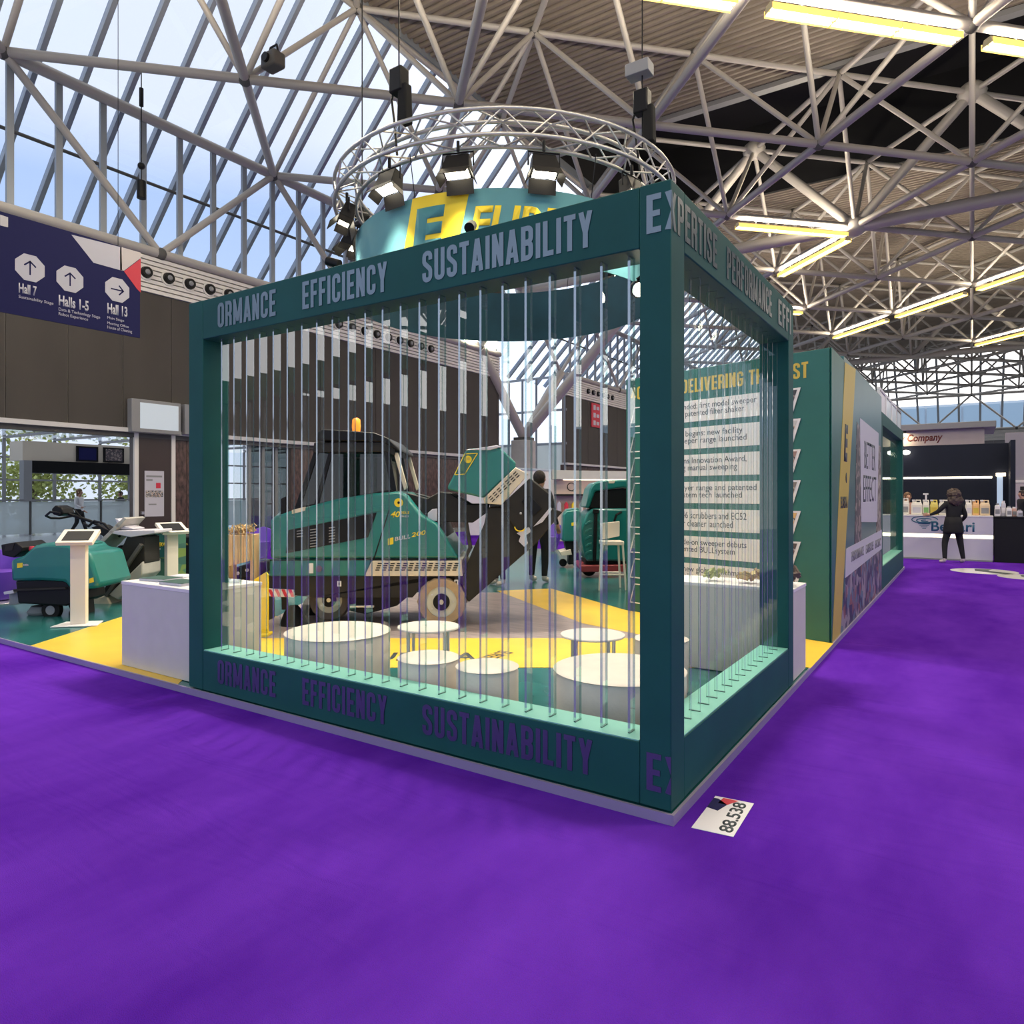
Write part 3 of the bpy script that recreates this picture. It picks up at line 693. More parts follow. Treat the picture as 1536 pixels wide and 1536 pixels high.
# small spotlights clipped to the screen
def clip_spot(loc, label, aim, lit=False):
    t = thing('clip_spotlight', label, 'spotlight', loc, group='spotlights on the teal screen')
    a = Vector(aim).normalized()
    MB().cyl((0, 0, 0), (0, 0, .05), .012, 8).build('bracket', BLACK, t)
    MB().cyl(Vector((0, 0, .07))-a*.05, Vector((0, 0, .07))+a*.05, .03, 14).build('lamp_head', BLACK, t, smooth=40)
    MB().cyl(Vector((0, 0, .07))+a*.05, Vector((0, 0, .07))+a*.056, .026, 14).build('lamp_lens', LAMPW if lit else GREY, t)
clip_spot((fx(690), .1, FT), 'small black spotlight on top of the header above the word SUSTAINABILITY', (-.4, .8, .5))
clip_spot((fx(483), .1, FT), 'small black spotlight on top of the header above the word EFFICIENCY', (-.8, -.2, .3))
t = thing('clip_spotlight', 'glowing spotlight under the side header beside the corner post', 'spotlight', (-.30, .30, FT-BH-.10), group='spotlights on the teal screen')
MB().cyl((.08, 0, .09), (0, 0, .05), .01, 8).build('bracket', BLACK, t); MB().ball((0, 0, 0), .045).build('lamp_head', BLACK, t, smooth=60); MB().ball((.018, -.018, -.01), .036).build('lamp_lens', LAMPW, t, smooth=60)

# ---- counters
def counter(name, label, x0, x1, y0, y1, h, mt):
    t = thing(name, label, 'counter', ((x0+x1)/2, (y0+y1)/2, PZ)); hx, hy = (x1-x0)/2, (y1-y0)/2
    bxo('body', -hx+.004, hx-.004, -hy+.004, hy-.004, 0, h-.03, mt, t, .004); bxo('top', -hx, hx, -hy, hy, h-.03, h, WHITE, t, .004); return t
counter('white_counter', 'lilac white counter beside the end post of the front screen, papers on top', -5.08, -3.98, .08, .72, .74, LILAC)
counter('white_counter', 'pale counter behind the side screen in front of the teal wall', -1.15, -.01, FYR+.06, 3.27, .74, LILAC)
# papers and brochures
FOL = mat('dark_green_folder', (.03, .09, .07), .4)
for k, (dx, dy, rz, mt, lab, s) in enumerate(((-.30, -.10, .2, FOL, 'dark green brochure lying on the counter beside the front screen', (.30, .21)), (-.05, .03, -.15, YEL, 'yellow brochure on the dark ones on the front counter', (.21, .15)),
        (-.42, .16, .5, PALE, 'white sheet of paper on the edge of the front counter', (.21, .29)), (.1, -.15, .05, FOL, 'green folder against the post on the front counter', (.31, .22)))):
    t = thing('brochure', lab, 'brochure', (-4.53+dx, .40+dy, PZ+.74), rz); h = .022 if k == 0 or k == 3 else .004
    if k == 1: t.location.z += .0; t.location.x += .35
    bxo('pages', -s[0]/2+.003, s[0]/2-.003, -s[1]/2+.003, s[1]/2-.003, 0.001, h, PALE, t); bxo('cover', -s[0]/2, s[0]/2, -s[1]/2, s[1]/2, h, h+.003, mt, t)
for k, dx in enumerate((.22, .38)):
    t = thing('glass_dish', ('round glass dish nearest the post on the front counter', 'round glass dish on the front counter, next to the folder')[1-k], 'dish', (-4.53+dx+.06, .40+.12, PZ+.74))
    MB().lathe([(.04, 0.0), (.07, .012), (.075, .03), (.07, .03), (.04, .008)], 20).build('bowl', glass('dish_glass', (.85, .9, .9), .1), t, smooth=40)
# bark-like sample pile and leaflets on the side counter
BARK = mat('brown_sample', (.10, .07, .06), .8, var=.5, scale=20)
for k, (x, y, r_, mt) in enumerate(((-.11, 2.98, .10, BARK), (-.40, 2.95, .09, mat('straw_sample', (.45, .33, .14), .8, var=.4, scale=20)), (-.74, 2.96, .085, mat('moss_sample', (.30, .33, .12), .8, var=.4, scale=20)))):
    t = thing('sample_heap', ('rough dark brown heap of samples at the outer end of the side counter', 'straw coloured heap of samples on the middle of the side counter', 'low moss green heap of samples at the inner end of the side counter')[k], 'samples', (x, y, PZ+.74))
    rg = random.Random(k)
    for q in range(14 if k else 9):
        c = (rg.uniform(-r_, r_), rg.uniform(-r_, r_)*.8); d = Vector((rg.uniform(-1, 1), rg.uniform(-1, 1), rg.uniform(0, .5))).normalized()*r_*.6; z = .052+rg.uniform(0, r_*(1.0 if k == 0 else .5))
        MB().box(-.5, .5, -.5, .5, -.5, .5).build('sample_piece', mt, t).matrix_local = Matrix.LocRotScale((*c, z), Vector((1, 0, 0)).rotation_difference(d), (r_*1.0, r_*.35, r_*.22))

# ---- poufs and low tables
def pouf(px, top, r, h, label):
    p = P(px, (CAM.z-PZ-h)*FPX/(top-HOR)); t = thing('pouf', label, 'pouf', (*p, PZ), group='round white poufs')
    MB().lathe([(r-.012, .012), (r, .03), (r, h-.035), (r-.012, h-.012)], 40).build('body', WARM, t, smooth=30)
    MB().lathe([(r-.008, h-.014), (r+.004, h-.008), (r-.008, h-.002), (r-.04, h+.006), (r*.5, h+.012), (.01, h+.014)], 40).build('cushion', WARM, t, smooth=60)
    MB().lathe([(r-.03, 0), (r-.03, .013)], 24).build('base', BLACK, t); return t
pouf(507, 945, .41, .42, 'large round white pouf in front of the sweeper cab')
pouf(643, 984, .205, .42, 'small round white pouf left of its twin below the first low table')
pouf(731, 997, .198, .42, 'small round white pouf beside the wide one, nearest the glass')
pouf(929, 1001, .41, .42, 'wide round white pouf partly hidden by the corner post')
pouf(992, 956, .20, .42, 'small white pouf behind the corner post')
def table(px, top, r, label):
    h = .45; p = P(px, (CAM.z-PZ-h)*FPX/(top-HOR)); t = thing('low_table', label, 'table', (*p, PZ), ANG, 'round white low tables')
    MB().lathe([(r-.006, h-.014), (r, h-.008), (r-.004, h)], 36).build('table_top', mat('table_white', (.70, .65, .60), .35), t, smooth=40)
    for a in (45, 135, 225, 315):
        c, s = math.cos(math.radians(a))*r*.80, math.sin(math.radians(a))*r*.80
        MB().cyl((c, s, 0), (c, s, h-.012), .014, 10).build('leg', MATS['table_white'] if px < 700 else ALU, t, smooth=40)
table(643, 939, .25, 'round white low table before the sweeper rear wheel'); table(889, 951, .245, 'round white low table with slim grey legs')

# ---- ride-on sweeper with raised hopper
K = 7.8/FPX
def T(px, py): return ((px-550)*K, (HOR-py)*K+CAM.z-PZ)
swp = thing('ride_on_sweeper', 'teal ride-on industrial sweeper with black cab and raised hopper', 'sweeper', (*P(550, 7.8), PZ), ANG)
def pr(nm, pts, y0, y1, m_, bev=.012, parent=None): return MB().prism([T(*p) for p in pts], y0, y1).build(nm, m_, parent or swp, bev)
WD = 1.25
arch = [(662+41*math.cos(math.radians(a)), 903-41*math.sin(math.radians(a))) for a in range(10, 180, 17)]
pr('chassis', [(402, 864), (698, 864), (702, 896)]+arch+[(618, 897), (468, 897), (404, 888)], .03, WD-.03, CHAR)
pr('lower_skirt', [(404, 839), (557, 839), (548, 864.5), (404, 864.5)], 0, WD, TEAL_MACH, .015)
pr('hood', [(405, 838), (405, 780), (412, 774), (430, 768), (457, 761), (506, 748), (560, 740), (596, 737), (608, 741), (632, 772), (655, 785), (670, 808), (688, 838)], 0, WD, TEAL_MACH, .03)
pr('hood_crease', [(430, 796), (432, 789), (565, 760), (586, 760), (584, 765), (567, 767)], -.010, .02, TEAL_MACH, .004)
g_ = pr('grille_panel', [(558, 841), (692, 841), (694, 864), (547, 864)], -.012, WD+.012, CREAM, .006)
for r_ in range(4):
    for c in range(13):
        a = 567-r_*1.2+c*9.6; z = 844.5+r_*3.2
        pr('slot', [(a, z), (a+6.2, z), (a+6.2, z+1.5), (a, z+1.5)], -.016, -.010, BLACK, 0, g_)
v_ = pr('side_vent', [(433, 795), (565, 769), (552, 806), (429, 830)], -.014, .02, BLACK, .004)
for bx_, n_ in ((446, 3), (466, 7), (494, 6)):
    for k in range(n_):
        z = 796-(bx_-446)*.1+k*4.2
        pr('louver', [(bx_, z), (bx_+9, z-1.3), (bx_+9, z+.1), (bx_, z+1.4)], -.022, -.012, GREY, 0, v_)
pr('seam', [(560, 838), (583, 765), (584.5, 765), (562, 838)], -.004, .004, BLACK, 0)
pr('seam', [(405, 839.5), (688, 838), (688, 839.5), (405, 841)], -.005, .004, BLACK, 0)
# cab
cb0, cb1 = .10, WD-.10
pr('cab_sill', [(436, 762), (584, 734), (590, 738), (438, 768)], cb0-.02, cb1+.02, BLACK, .006)
roof_ = pr('cab_roof', [(473, 660), (474, 647), (482, 643), (560, 648), (580, 656), (597, 672), (598, 677), (588, 672), (572, 662)], cb0-.05, cb1+.05, BLACK, .012)
pr('roof_band', [(468, 663), (575, 662), (592, 673), (590, 683), (576, 677), (466, 678)], cb0-.02, cb1+.02, CHAR, .008)
for y0_, y1_ in ((cb0, cb0+.05), (cb1-.05, cb1)):
    pr('pillar', [(467, 676), (474, 676), (446, 762), (437, 764)], y0_, y1_, BLACK, .006)
    pr('pillar', [(489, 678), (495, 678), (474, 756), (467, 758)], y0_, y1_, BLACK, .006)
    pr('pillar', [(573, 676), (582, 676), (592, 736), (584, 738)], y0_, y1_, BLACK, .006)
    pr('side_window', [(495, 680), (573, 680), (584, 736), (474, 756)], y0_+.02, y0_+.03, PANED, 0)
    pr('quarter_window', [(474, 678), (489, 680), (468, 757), (446, 762)], y0_+.02, y0_+.03, PANED, 0)
    pr('rear_strut', [(588, 678), (594, 678), (609, 732), (604, 735)], y0_, y0_+.06, CREAM, .004)
pr('windscreen', [(468, 678), (471, 678), (441, 763), (438, 764)], cb0+.05, cb1-.05, PANED, 0)
pr('rear_window', [(576, 678), (578, 678), (588, 736), (586, 737)], cb0+.05, cb1-.05, PANED, 0)
pr('seat', [(535, 752), (560, 748), (568, 704), (576, 702), (573, 745), (560, 757)], .38, .85, GREY, .03)
sx_, sz_ = T(490, 735)
MB().tube([(sx_+.17*math.sin(q)*.5, .6+.17*math.cos(q), sz_+.1*math.sin(q)) for q in [k*math.pi/8 for k in range(17)]], .014, 8).build('steering_wheel', BLACK, swp, smooth=60)
MB().cyl((sx_, .6, sz_), (sx_-.15, .6, sz_-.25), .03, 10).build('steering_column', BLACK, swp, smooth=60)
bx_, bz_ = T(524, 650)
be = MB().cyl((bx_, .35, bz_), (bx_, .35, bz_+.05), .05, 16).build('beacon_base', BLACK, swp, smooth=40); MB().lathe([(.045, 0), (.052, .06), (.046, .14), (.02, .16)], 16).build('beacon_lens', ORANGE, be, smooth=50, loc=(bx_, .35, bz_+.05))
# mirror and mast
pr('mast', [(427, 705), (429, 704), (430, 772), (427, 773)], .05, .07, BLACK, 0)
pr('mirror', [(420, 748), (427, 745), (428, 770), (420, 772)], .02, .09, BLACK, .006)
pr('head_lamp', [(410, 775), (418, 767), (420, 782), (417, 784)], .06, .30, mat('lamp_cover', (.55, .68, .68), .15), .006)
# wheels
def wheel(px, py, rp, y0_, y1_, tyre, nm='wheel'):
    x_, z_ = T(px, py); R_ = rp*K; g = bpy.data.objects.new(nm, None)
    mb = MB(); n_ = 40; prof = [(R_*.62, y0_), (R_*.92, y0_), (R_, y0_+.03), (R_, y1_-.03), (R_*.92, y1_), (R_*.62, y1_)]
    for r_, yy in prof:
        for k in range(n_):
            t = 2*math.pi*k/n_; rr = r_*(.965 if (r_ >= R_*.99 and k % 2) else 1); mb.v.append((x_+rr*math.cos(t), yy, z_+rr*math.sin(t)))
    for i in range(len(prof)-1):
        for k in range(n_): a = i*n_+k; c = i*n_+(k+1) % n_; mb.f.append((a, a+n_, c+n_, c))
    o = mb.build(nm, tyre, swp, smooth=30)
    MB().cyl((x_, y0_+.012, z_), (x_, y1_-.012, z_), R_*.64, 32).build('rim', mat('rim_cream', (.55, .55, .46), .4), o, .006)
    MB().cyl((x_, y0_-.004, z_), (x_, y0_+.02, z_), R_*.34, 24).build('hub', BLACK, o, smooth=40); MB().cyl((x_, y0_-.022, z_), (x_, y0_, z_), R_*.10, 12).build('hub_cap', ALU, o, smooth=40)
    for k in range(5):
        t = k*2*math.pi/5; MB().cyl((x_+R_*.48*math.cos(t), y0_+.004, z_+R_*.48*math.sin(t)), (x_+R_*.48*math.cos(t), y0_+.02, z_+R_*.48*math.sin(t)), R_*.035, 8).build('bolt', ALU, o)
    return o
TAN = mat('tan_tyre', (.40, .29, .17), .8, var=.12, scale=10); BRN = mat('brown_tyre', (.13, .11, .09), .8, var=.15, scale=10)
wheel(662, 903, 37, .0, .24, TAN); wheel(662, 903, 37, WD-.24, WD, TAN); wheel(483, 906, 33, .30, .52, BRN); wheel(483, 906, 33, WD-.52, WD-.30, BRN)
# underside brushes, bumper
for yy in (.1, WD-.1):
    x_, z_ = T(430, 905); MB().lathe([(.05, .22), (.10, .16), (.16, 0)], 20, x_, yy+.15 if yy < .5 else yy-.15).build('side_brush', RUB, swp, smooth=40)
bm_ = pr('bumper', [(402, 883), (440, 885), (441, 896), (403, 894)], -.02, WD+.02, WHITE, .004)
for k in range(4): pr('stripe', [(403+k*10, 883.5), (408+k*10, 883.8), (413+k*10, 895), (408+k*10, 894.7)], -.024, -.02, RED, 0, bm_)
pr('bumper_leg', [(417, 895), (426, 895), (426, 917), (418, 917)], .1, .16, CHAR, .004)
pr('brush_box', [(520, 897), (610, 897), (592, 912), (545, 925), (520, 920)], .15, WD-.15, BLACK, .01)
pr('tow_rod', [(524, 909), (560, 909), (560, 912), (524, 912)], .02, .06, ALU, .004)
# hopper and lift arms
pr('lift_arm', [(600, 738), (614, 741), (637, 748), (658, 737), (673, 740), (700, 757), (731, 757), (726, 772), (708, 785), (640, 783), (625, 770)], .18, .34, CHAR, .01)
pr('lift_arm', [(600, 738), (614, 741), (637, 748), (658, 737), (673, 740), (700, 757), (731, 757), (726, 772), (708, 785), (640, 783), (625, 770)], WD-.34, WD-.18, CHAR, .01)
pr('lift_mount', [(640, 770), (655, 770), (702, 893), (690, 866)], .12, WD-.12, BLACK, .006)
pr('ram', [(693, 781), (699, 783), (706, 825), (694, 848), (690, 846), (700, 824)], .30, .36, BRN, .004)
pr('arm_plate', [(640, 770), (647, 764), (654, 763), (654, 782), (640, 782)], .10, .13, PALE, .004)
hp = pr('hopper_cover', [(672, 735), (671, 730), (683, 707), (698, 676), (703, 673), (745, 670), (751, 672), (774, 694), (773, 702), (725, 747)], .02, WD-.02, TEAL_MACH, .03)
pr('hopper_lid_edge', [(699, 675), (745, 668), (752, 670), (735, 675)], -.0, WD, PALE, .004)
pr('emblem_plate', [(682, 712), (697, 681), (716, 680), (697, 711)], .008, .02, GREENP, 0, hp)
for a, b_ in (((682, 712), (697, 681)), ((697, 681), (716, 680)), ((716, 680), (697, 711)), ((697, 711), (682, 712))):
    p, q = T(*a), T(*b_); MB().cyl((p[0], .012, p[1]), (q[0], .012, q[1]), .006, 6).build('emblem_border', YELP, hp)
x_, z_ = T(702, 689); MB().cyl((x_, .002, z_), (x_, .012, z_), .042, 20).build('emblem_disc', YELP, hp)
MB().cyl((x_+.005, -.002, z_+.006), (x_+.005, .004, z_+.006), .018, 12).build('emblem_mark', GOLD, hp)
hg = pr('hopper_grille', [(725, 748), (773, 701), (793, 711), (752, 757), (727, 755)], -.01, WD+.01, CREAM, .006)
e1 = Vector((48, -47)).normalized(); e2 = Vector((.68, .73))
for r_ in range(3):
    for c in range(7):
        q = Vector((733, 747.5))+e1*(c*8.6)+e2*(r_*3.6-.6)
        pts = [q, q+e1*5.8, q+e1*5.8+e2*1.4, q+e2*1.4]; pr('slot', [tuple(p) for p in pts], -.015, -.009, BLACK, 0, hg)
pr('hopper_bin', [(752, 757), (795, 717), (829, 744), (828, 760), (800, 790), (777, 800), (757, 770)], .0, WD, CHAR, .012)
pr('hopper_flap', [(782, 752), (795, 742), (813, 763), (800, 775)], -.02, .03, BLACK, .008)
pr('hopper_bin_top', [(795, 717), (806, 724), (831, 744), (822, 752)], .05, WD-.05, BLACK, .01)
pr('debris_chute', [(726, 786), (731, 762), (755, 761), (790, 794), (828, 762), (844, 768), (804, 816), (703, 904), (697, 896), (700, 846)], .03, WD-.03, CHAR, .01)
pr('torn_edge', [(826, 760), (828, 764), (814, 783), (800, 790), (811, 778)], -.005, .02, PALE, .002)
pr('torn_edge', [(793, 790), (797, 797), (789, 803), (792, 815), (786, 820), (778, 812), (781, 804), (775, 800)], .0, .02, PALE, .002)
x_, z_ = T(781, 770); MB().ball((x_, -.022, z_), .014).build('bolt_head', ALU, swp)
x_, z_ = T(780, 790); MB().tube([(x_+.06*math.cos(q), -.01, z_+.05*math.sin(q)) for q in [math.pi+k*math.pi/8 for k in range(9)]], .007, 6).build('latch_hook', YELP, swp)
# decals
def sw_text(s, px0, px1, py, hpx, m_, sh=.25, slope=0.0, bold=.02):
    x0_, z0_ = T(px0, py); text(s, (px1-px0)*K, hpx*K, m_, swp, (x0_, -.001, z0_), (1, 0, slope), (-slope, 0, 1), bold, .002, sh)
sw_text('40', 586, 600, 776, 9, YELP); sw_text('YEARS', 602, 614, 771, 4, YELP); sw_text('1984-2024', 601, 613, 776, 3, PALE)
x_, z_ = T(598, 754)
MB().cyl((x_, -.003, z_), (x_, .01, z_), .05, 24).build('round_decal', YELP, swp); MB().cyl((x_, -.005, z_), (x_, -.002, z_), .015, 12).build('round_decal_centre', BLACK, swp)
sw_text('BULL', 592, 616, 812, 6, PALE, .25, .2); sw_text('200', 617, 640, 806, 6.5, YELP, .25, .2)
pr('logo_square', [(582, 808), (590, 806), (590, 816), (582, 818)], -.004, .006, YELP, 0)
for a, z in ((505, 872), (681, 870)): pr('white_sticker', [(a, z), (a+6, z), (a+6, z+8), (a, z+8)], .022, .034, WHITE, 0); pr('sticker_hook', [(a+2, z+2), (a+4, z+2), (a+4, z+6), (a+2, z+6)], .018, .03, BLACK, 0)
pr('white_sticker', [(463, 845), (470, 845), (470, 860), (463, 860)], -.005, .005, WHITE, 0); pr('data_plate', [(438, 765), (458, 760), (458, 766), (438, 771)], -.006, .02, CREAM, 0)
x_, z_ = T(479, 853); MB().cyl((x_, -.03, z_), (x_, .01, z_), .035, 14).build('filler_cap', BRN, swp, smooth=40)

# ---- circular hanging banner and ring truss
RC = P(757, 10.5); RB = 2.18; ZB0, ZB1 = 4.34, 5.21
bn = thing('ring_banner', 'circular teal fabric banner hanging above the stand', 'banner', (RC.x, RC.y, 0), ANG)
def arc_band(nm, R_, z0_, z1_, m_, t0=0, t1=2*math.pi, n_=96, th=.01, shear=0.0):
    mb = MB(); closed = abs(t1-t0-2*math.pi) < 1e-6
    for k in range(n_+(0 if closed else 1)):
        t = t0+(t1-t0)*k/n_
        for r_, z, s in ((R_, z0_, 0), (R_, z1_, shear), (R_+th, z1_, shear), (R_+th, z0_, 0)): mb.v.append((r_*math.cos(t+s), r_*math.sin(t+s), z))
    N_ = n_ if closed else n_
    for k in range(N_):
        a = 4*k; b_ = 4*((k+1) % (n_ if closed else n_+1))
        for q in range(4): mb.f.append((a+q, b_+q, b_+(q+1) % 4, a+(q+1) % 4))
    return mb.build(nm, m_, bn, smooth=50)
arc_band('outer_fabric', RB, ZB0, ZB1, BANNER, th=.012)
arc_band('lining', RB-.014, ZB0, ZB1, BANNER_IN, th=.008)
# yellow square and lettering, repeated round the ring
def on_ring(me, t0, zb, R_, m_, nm):
    bm = bmesh.new(); bm.from_mesh(me); xm = max(v.co.x for v in bm.verts); q = .05
    while q < xm:
        bmesh.ops.bisect_plane(bm, geom=bm.verts[:]+bm.edges[:]+bm.faces[:], plane_co=(q, 0, 0), plane_no=(1, 0, 0)); q += .05
    bm.to_mesh(me); bm.free()
    for v in me.vertices:
        t = t0+v.co.x/R_; r_ = R_+v.co.z; v.co = Vector((r_*math.cos(t), r_*math.sin(t), zb+v.co.y))
    me.materials.append(m_); link(bpy.data.objects.new(nm, me), bn)
def ang_for(px):
    best = min(((abs(768+FPX*((757-768)/FPX*10.5+RB*math.cos(t))/(10.5+RB*math.sin(t))-px), t) for t in [math.radians(-180+k*.25) for k in range(720)]), key=lambda q: q[0]); return best[1]
BLT = mat('banner_logo_teal', (.05, .22, .25), .6)
for rep in (0, 2*math.pi/3, 4*math.pi/3):
    t0, t1 = ang_for(602)+rep, ang_for(682)+rep
    arc_band('yellow_field', RB+.014, ZB0+.004, ZB1-.004, YELP, t0, t1, 20, .003, .09)
    on_ring(text_mesh('E', (t1-t0)*RB*.60, .54, .06, .003, .12), t0+.09, ZB0+.18, RB+.018, BLT, 'logo_letter')
    on_ring(text_mesh('EUREKA', 1.75, .40, .03, .004, .2), t1+.09, ZB0+.26, RB+.014, YELP, 'lettering')
for k in range(6):
    t = k*math.pi/3; tube('banner_wire', (RB*math.cos(t), RB*math.sin(t), ZB1), (2.28*math.cos(t), 2.28*math.sin(t), 5.72), .006, BLACK, bn, 5)
tr = thing('ring_truss', 'circular aluminium lighting truss above the teal banner', 'truss', (RC.x, RC.y, 0), ANG)
RTR = 2.34
for dr, z in ((-.15, 5.70), (.15, 5.70), (-.15, 6.0), (.15, 6.0)):
    n_ = 72; MB().tube([((RTR+dr)*math.cos(2*math.pi*k/n_), (RTR+dr)*math.sin(2*math.pi*k/n_), z) for k in range(n_+1)], .026, 8).build('chord_tube', ALUT, tr, smooth=60)
NS = 48
def rp(k, dr, z): t = 2*math.pi*k/NS; return ((RTR+dr)*math.cos(t), (RTR+dr)*math.sin(t), z)
for k in range(NS):
    s = 1 if k % 2 else -1
    za, zb = (5.70, 6.0) if k % 2 else (6.0, 5.70)
    for dr in (-.15, .15): tube('lacing', rp(k, dr, za), rp(k+1, dr, zb), .011, ALUT, tr, 6)
    for z in (5.70, 6.0): tube('lacing', rp(k, .15*s, z), rp(k+1, -.15*s, z), .011, ALUT, tr, 6)
# floods on the ring
def flood(deg, z, label, drop=.30):
    t_ = math.radians(deg); wp = RC + RT.xy*(RTR*math.cos(t_)) + FW.xy*(RTR*math.sin(t_))
    t = thing('flood_lamp', label, 'stage light', (wp.x, wp.y, 5.70), ANG+t_-math.pi/2, group='stage lights on the ring truss')   # local +y points outwards
    a = .32   # tilt, looking down and outwards over the stand
    MB().cyl((0, 0, .02), (0, 0, -.10), .02, 8).build('hook_clamp', BLACK, t)
    y_ = MB().tube([(-.19, 0, -.28), (-.19, 0, -.12), (.19, 0, -.12), (.19, 0, -.28)], .012, 6).build('yoke', BLACK, t)
    R_ = Matrix.Translation((0, 0, -.28)) @ Matrix.Rotation(a, 4, 'X')
    hd = MB().box(-.17, .17, -.10, .10, -.10, .12, .03, .03).build('housing', BLACK, t, .008); hd.matrix_local = R_
    ln = bxo('lamp_lens', -.14, .14, -.07, .07, -.115, -.10, LAMPW, hd)
    for s, nm in ((1, 'barn_door'), (-1, 'barn_door')):
        d = MB().box(-.17, .17, -.003, .003, -.17, 0).build(nm, CHAR, hd); d.location = (0, s*.10, -.10); d.rotation_euler = (s*.5, 0, 0)
        d = MB().box(-.003, .003, -.09, .09, -.12, 0).build(nm, CHAR, hd); d.location = (s*.17, 0, -.10); d.rotation_euler = (0, -s*.5, 0)
    sd = bpy.data.lights.new('flood_light', 'SPOT'); sd.energy = RING_W*4; sd.spot_size = 1.7; sd.spot_blend = .6; sd.color = (1.0, .90, .74); sd.shadow_soft_size = .12
    so = bpy.data.objects.new('flood_light', sd); link(so, hd); so.location = (0, 0, -.14)
for d, lab in ((-158, 'stage light at the outer end of the ring truss, upper of a pair'), (-183, 'stage light at the outer end of the ring truss, lower of a pair'), (-127, 'stage light on the ring truss right of the black hoist'),
               (-103, 'stage light on the ring truss above the yellow logo square'), (-78, 'stage light on the ring truss above the banner lettering'), (-46, 'stage light on the ring truss next to the teal header corner'),
               (40, 'stage light on the far side of the ring truss, over the screen corner'), (95, 'stage light on the far side of the ring truss, middle'), (140, 'stage light on the far side of the ring truss, towards the dark wall')):
    flood(d, 5.7, lab)
# hoists
def hoist(deg, dz, label, box=False, out_=0.0):
    t_ = math.radians(deg); wp = RC + RT.xy*((RTR+out_)*math.cos(t_)) + FW.xy*((RTR+out_)*math.sin(t_))
    t = thing('chain_hoist', label, 'hoist', (wp.x, wp.y, 6.0), group='chain hoists of the ring truss')
    MB().cyl((0, 0, 0), (0, 0, .15+dz), .008, 6).build('hook_chain', BLACK, t)
    MB().box(-.10, .10, -.08, .08, .12+dz, .42+dz).build('motor_body', BLACK, t, .02); MB().box(.02, .17, -.07, .07, -.28+dz, .2+dz, .01, .01).build('chain_bag', RUB, t, .02)
    tube('lift_chain', (0, 0, .42+dz), (0, 0, 10.4), .010, BLACK, t, 6)
    MB().tube([(-.05, 0, .3+dz), (-.14, .02, .1+dz), (-.1, .02, -.15+dz), (-.03, 0, -.28)], .015, 6).build('power_cable', BLACK, t)
    if box: MB().box(-.2, .12, -.1, .1, .62+dz, .78+dz).build('control_box', GREY, t, .01)
hoist(-123, .34, 'black chain hoist above the yellow side of the ring truss'); hoist(-40, .34, 'black chain hoist with a grey control box at the header corner', True); hoist(-195, -.3, 'black chain hoist hanging low behind the outer end of the ring', False, .02)

# ---- angled teal wall with the timeline
WLEN = 2.66
tw = thing('timeline_wall', 'teal stand wall headed 40 YEARS DELIVERING THE BEST with rows of text', 'stand wall', (0, 0, 0))
wr_ = Vector((-wd.x, -wd.y, 0)); wn = Vector((wr_.y, -wr_.x, 0))       # right along the face, outward normal
A0 = Vector((wo.x+wd.x*WLEN, wo.y+wd.y*WLEN, 0))
pts = [wo+wd*.02, wo+wd*WLEN, wo+wd*WLEN-Vector((wn.x, wn.y))*.35, Vector((-.004, 5.3))]
MB().slab([tuple(p) for p in pts], PZ, FT).build('wall_body', TEAL_WALL, tw, .004)
block('40 YEARS DELIVERING THE BEST', 2.34, .165, GOLD, tw, A0+wr_*.08+Vector((0, 0, 2.765))+wn*.0005, wr_)
ROWS = ['company founded: first model sweeper\n500 with patented filter shaker', 'Expansion begins: new facility\nand full sweeper range launched', 'Kobel 51 wins Innovation Award,\nredefining manual sweeping',
        'scrubber-dryer range and patented\nECOsystem tech launched', 'New EC8, E46 scrubbers and EC52\nescalator cleaner launched', 'BULL 200 ride-on sweeper debuts\nwith patented BULLsystem', 'EC45 sets a new global benchmark\nin escalator cleaning', '']
WPLATE = mat('white_plate', (.70, .67, .67), .45)
for k, s in enumerate(ROWS):
    zb = 2.67-.3226*k-.253; o_ = A0+wn*.0005+Vector((0, 0, zb))
    rw = flat('timeline_plate', [(.26, 0), (1.95, 0), (2.02, .253), (.33, .253)], WPLATE, tw, o_, wr_)
    ph = flat('photo_frame', [(1.93, 0), (2.26, 0), (2.345, .253), (2.015, .253)], WPLATE, tw, o_+wn*.004, wr_, t=.006)
    flat('photo', [(1.955, .02), (2.235, .02), (2.305, .233), (2.03, .233)], PHOTO[k % 6], tw, o_+wn*.0105, wr_, t=.002)
    # year tag outlined in white
    for q in ([(.06, 0), (.24, 0), (.245, .014), (.065, .014)], [(.13, .239), (.305, .239), (.31, .253), (.135, .253)], [(.06, 0), (.075, 0), (.15, .253), (.135, .253)]):
        flat('tag_outline', q, WHITE, tw, o_, wr_, t=.004)
    if s: text(s, 1.42 if k in (0, 3) else 1.30, .175, INK, tw, o_+wr_*.42+Vector((0, 0, .045))+wn*.0045, wr_, bold=.0, ext=.001, line=.85)

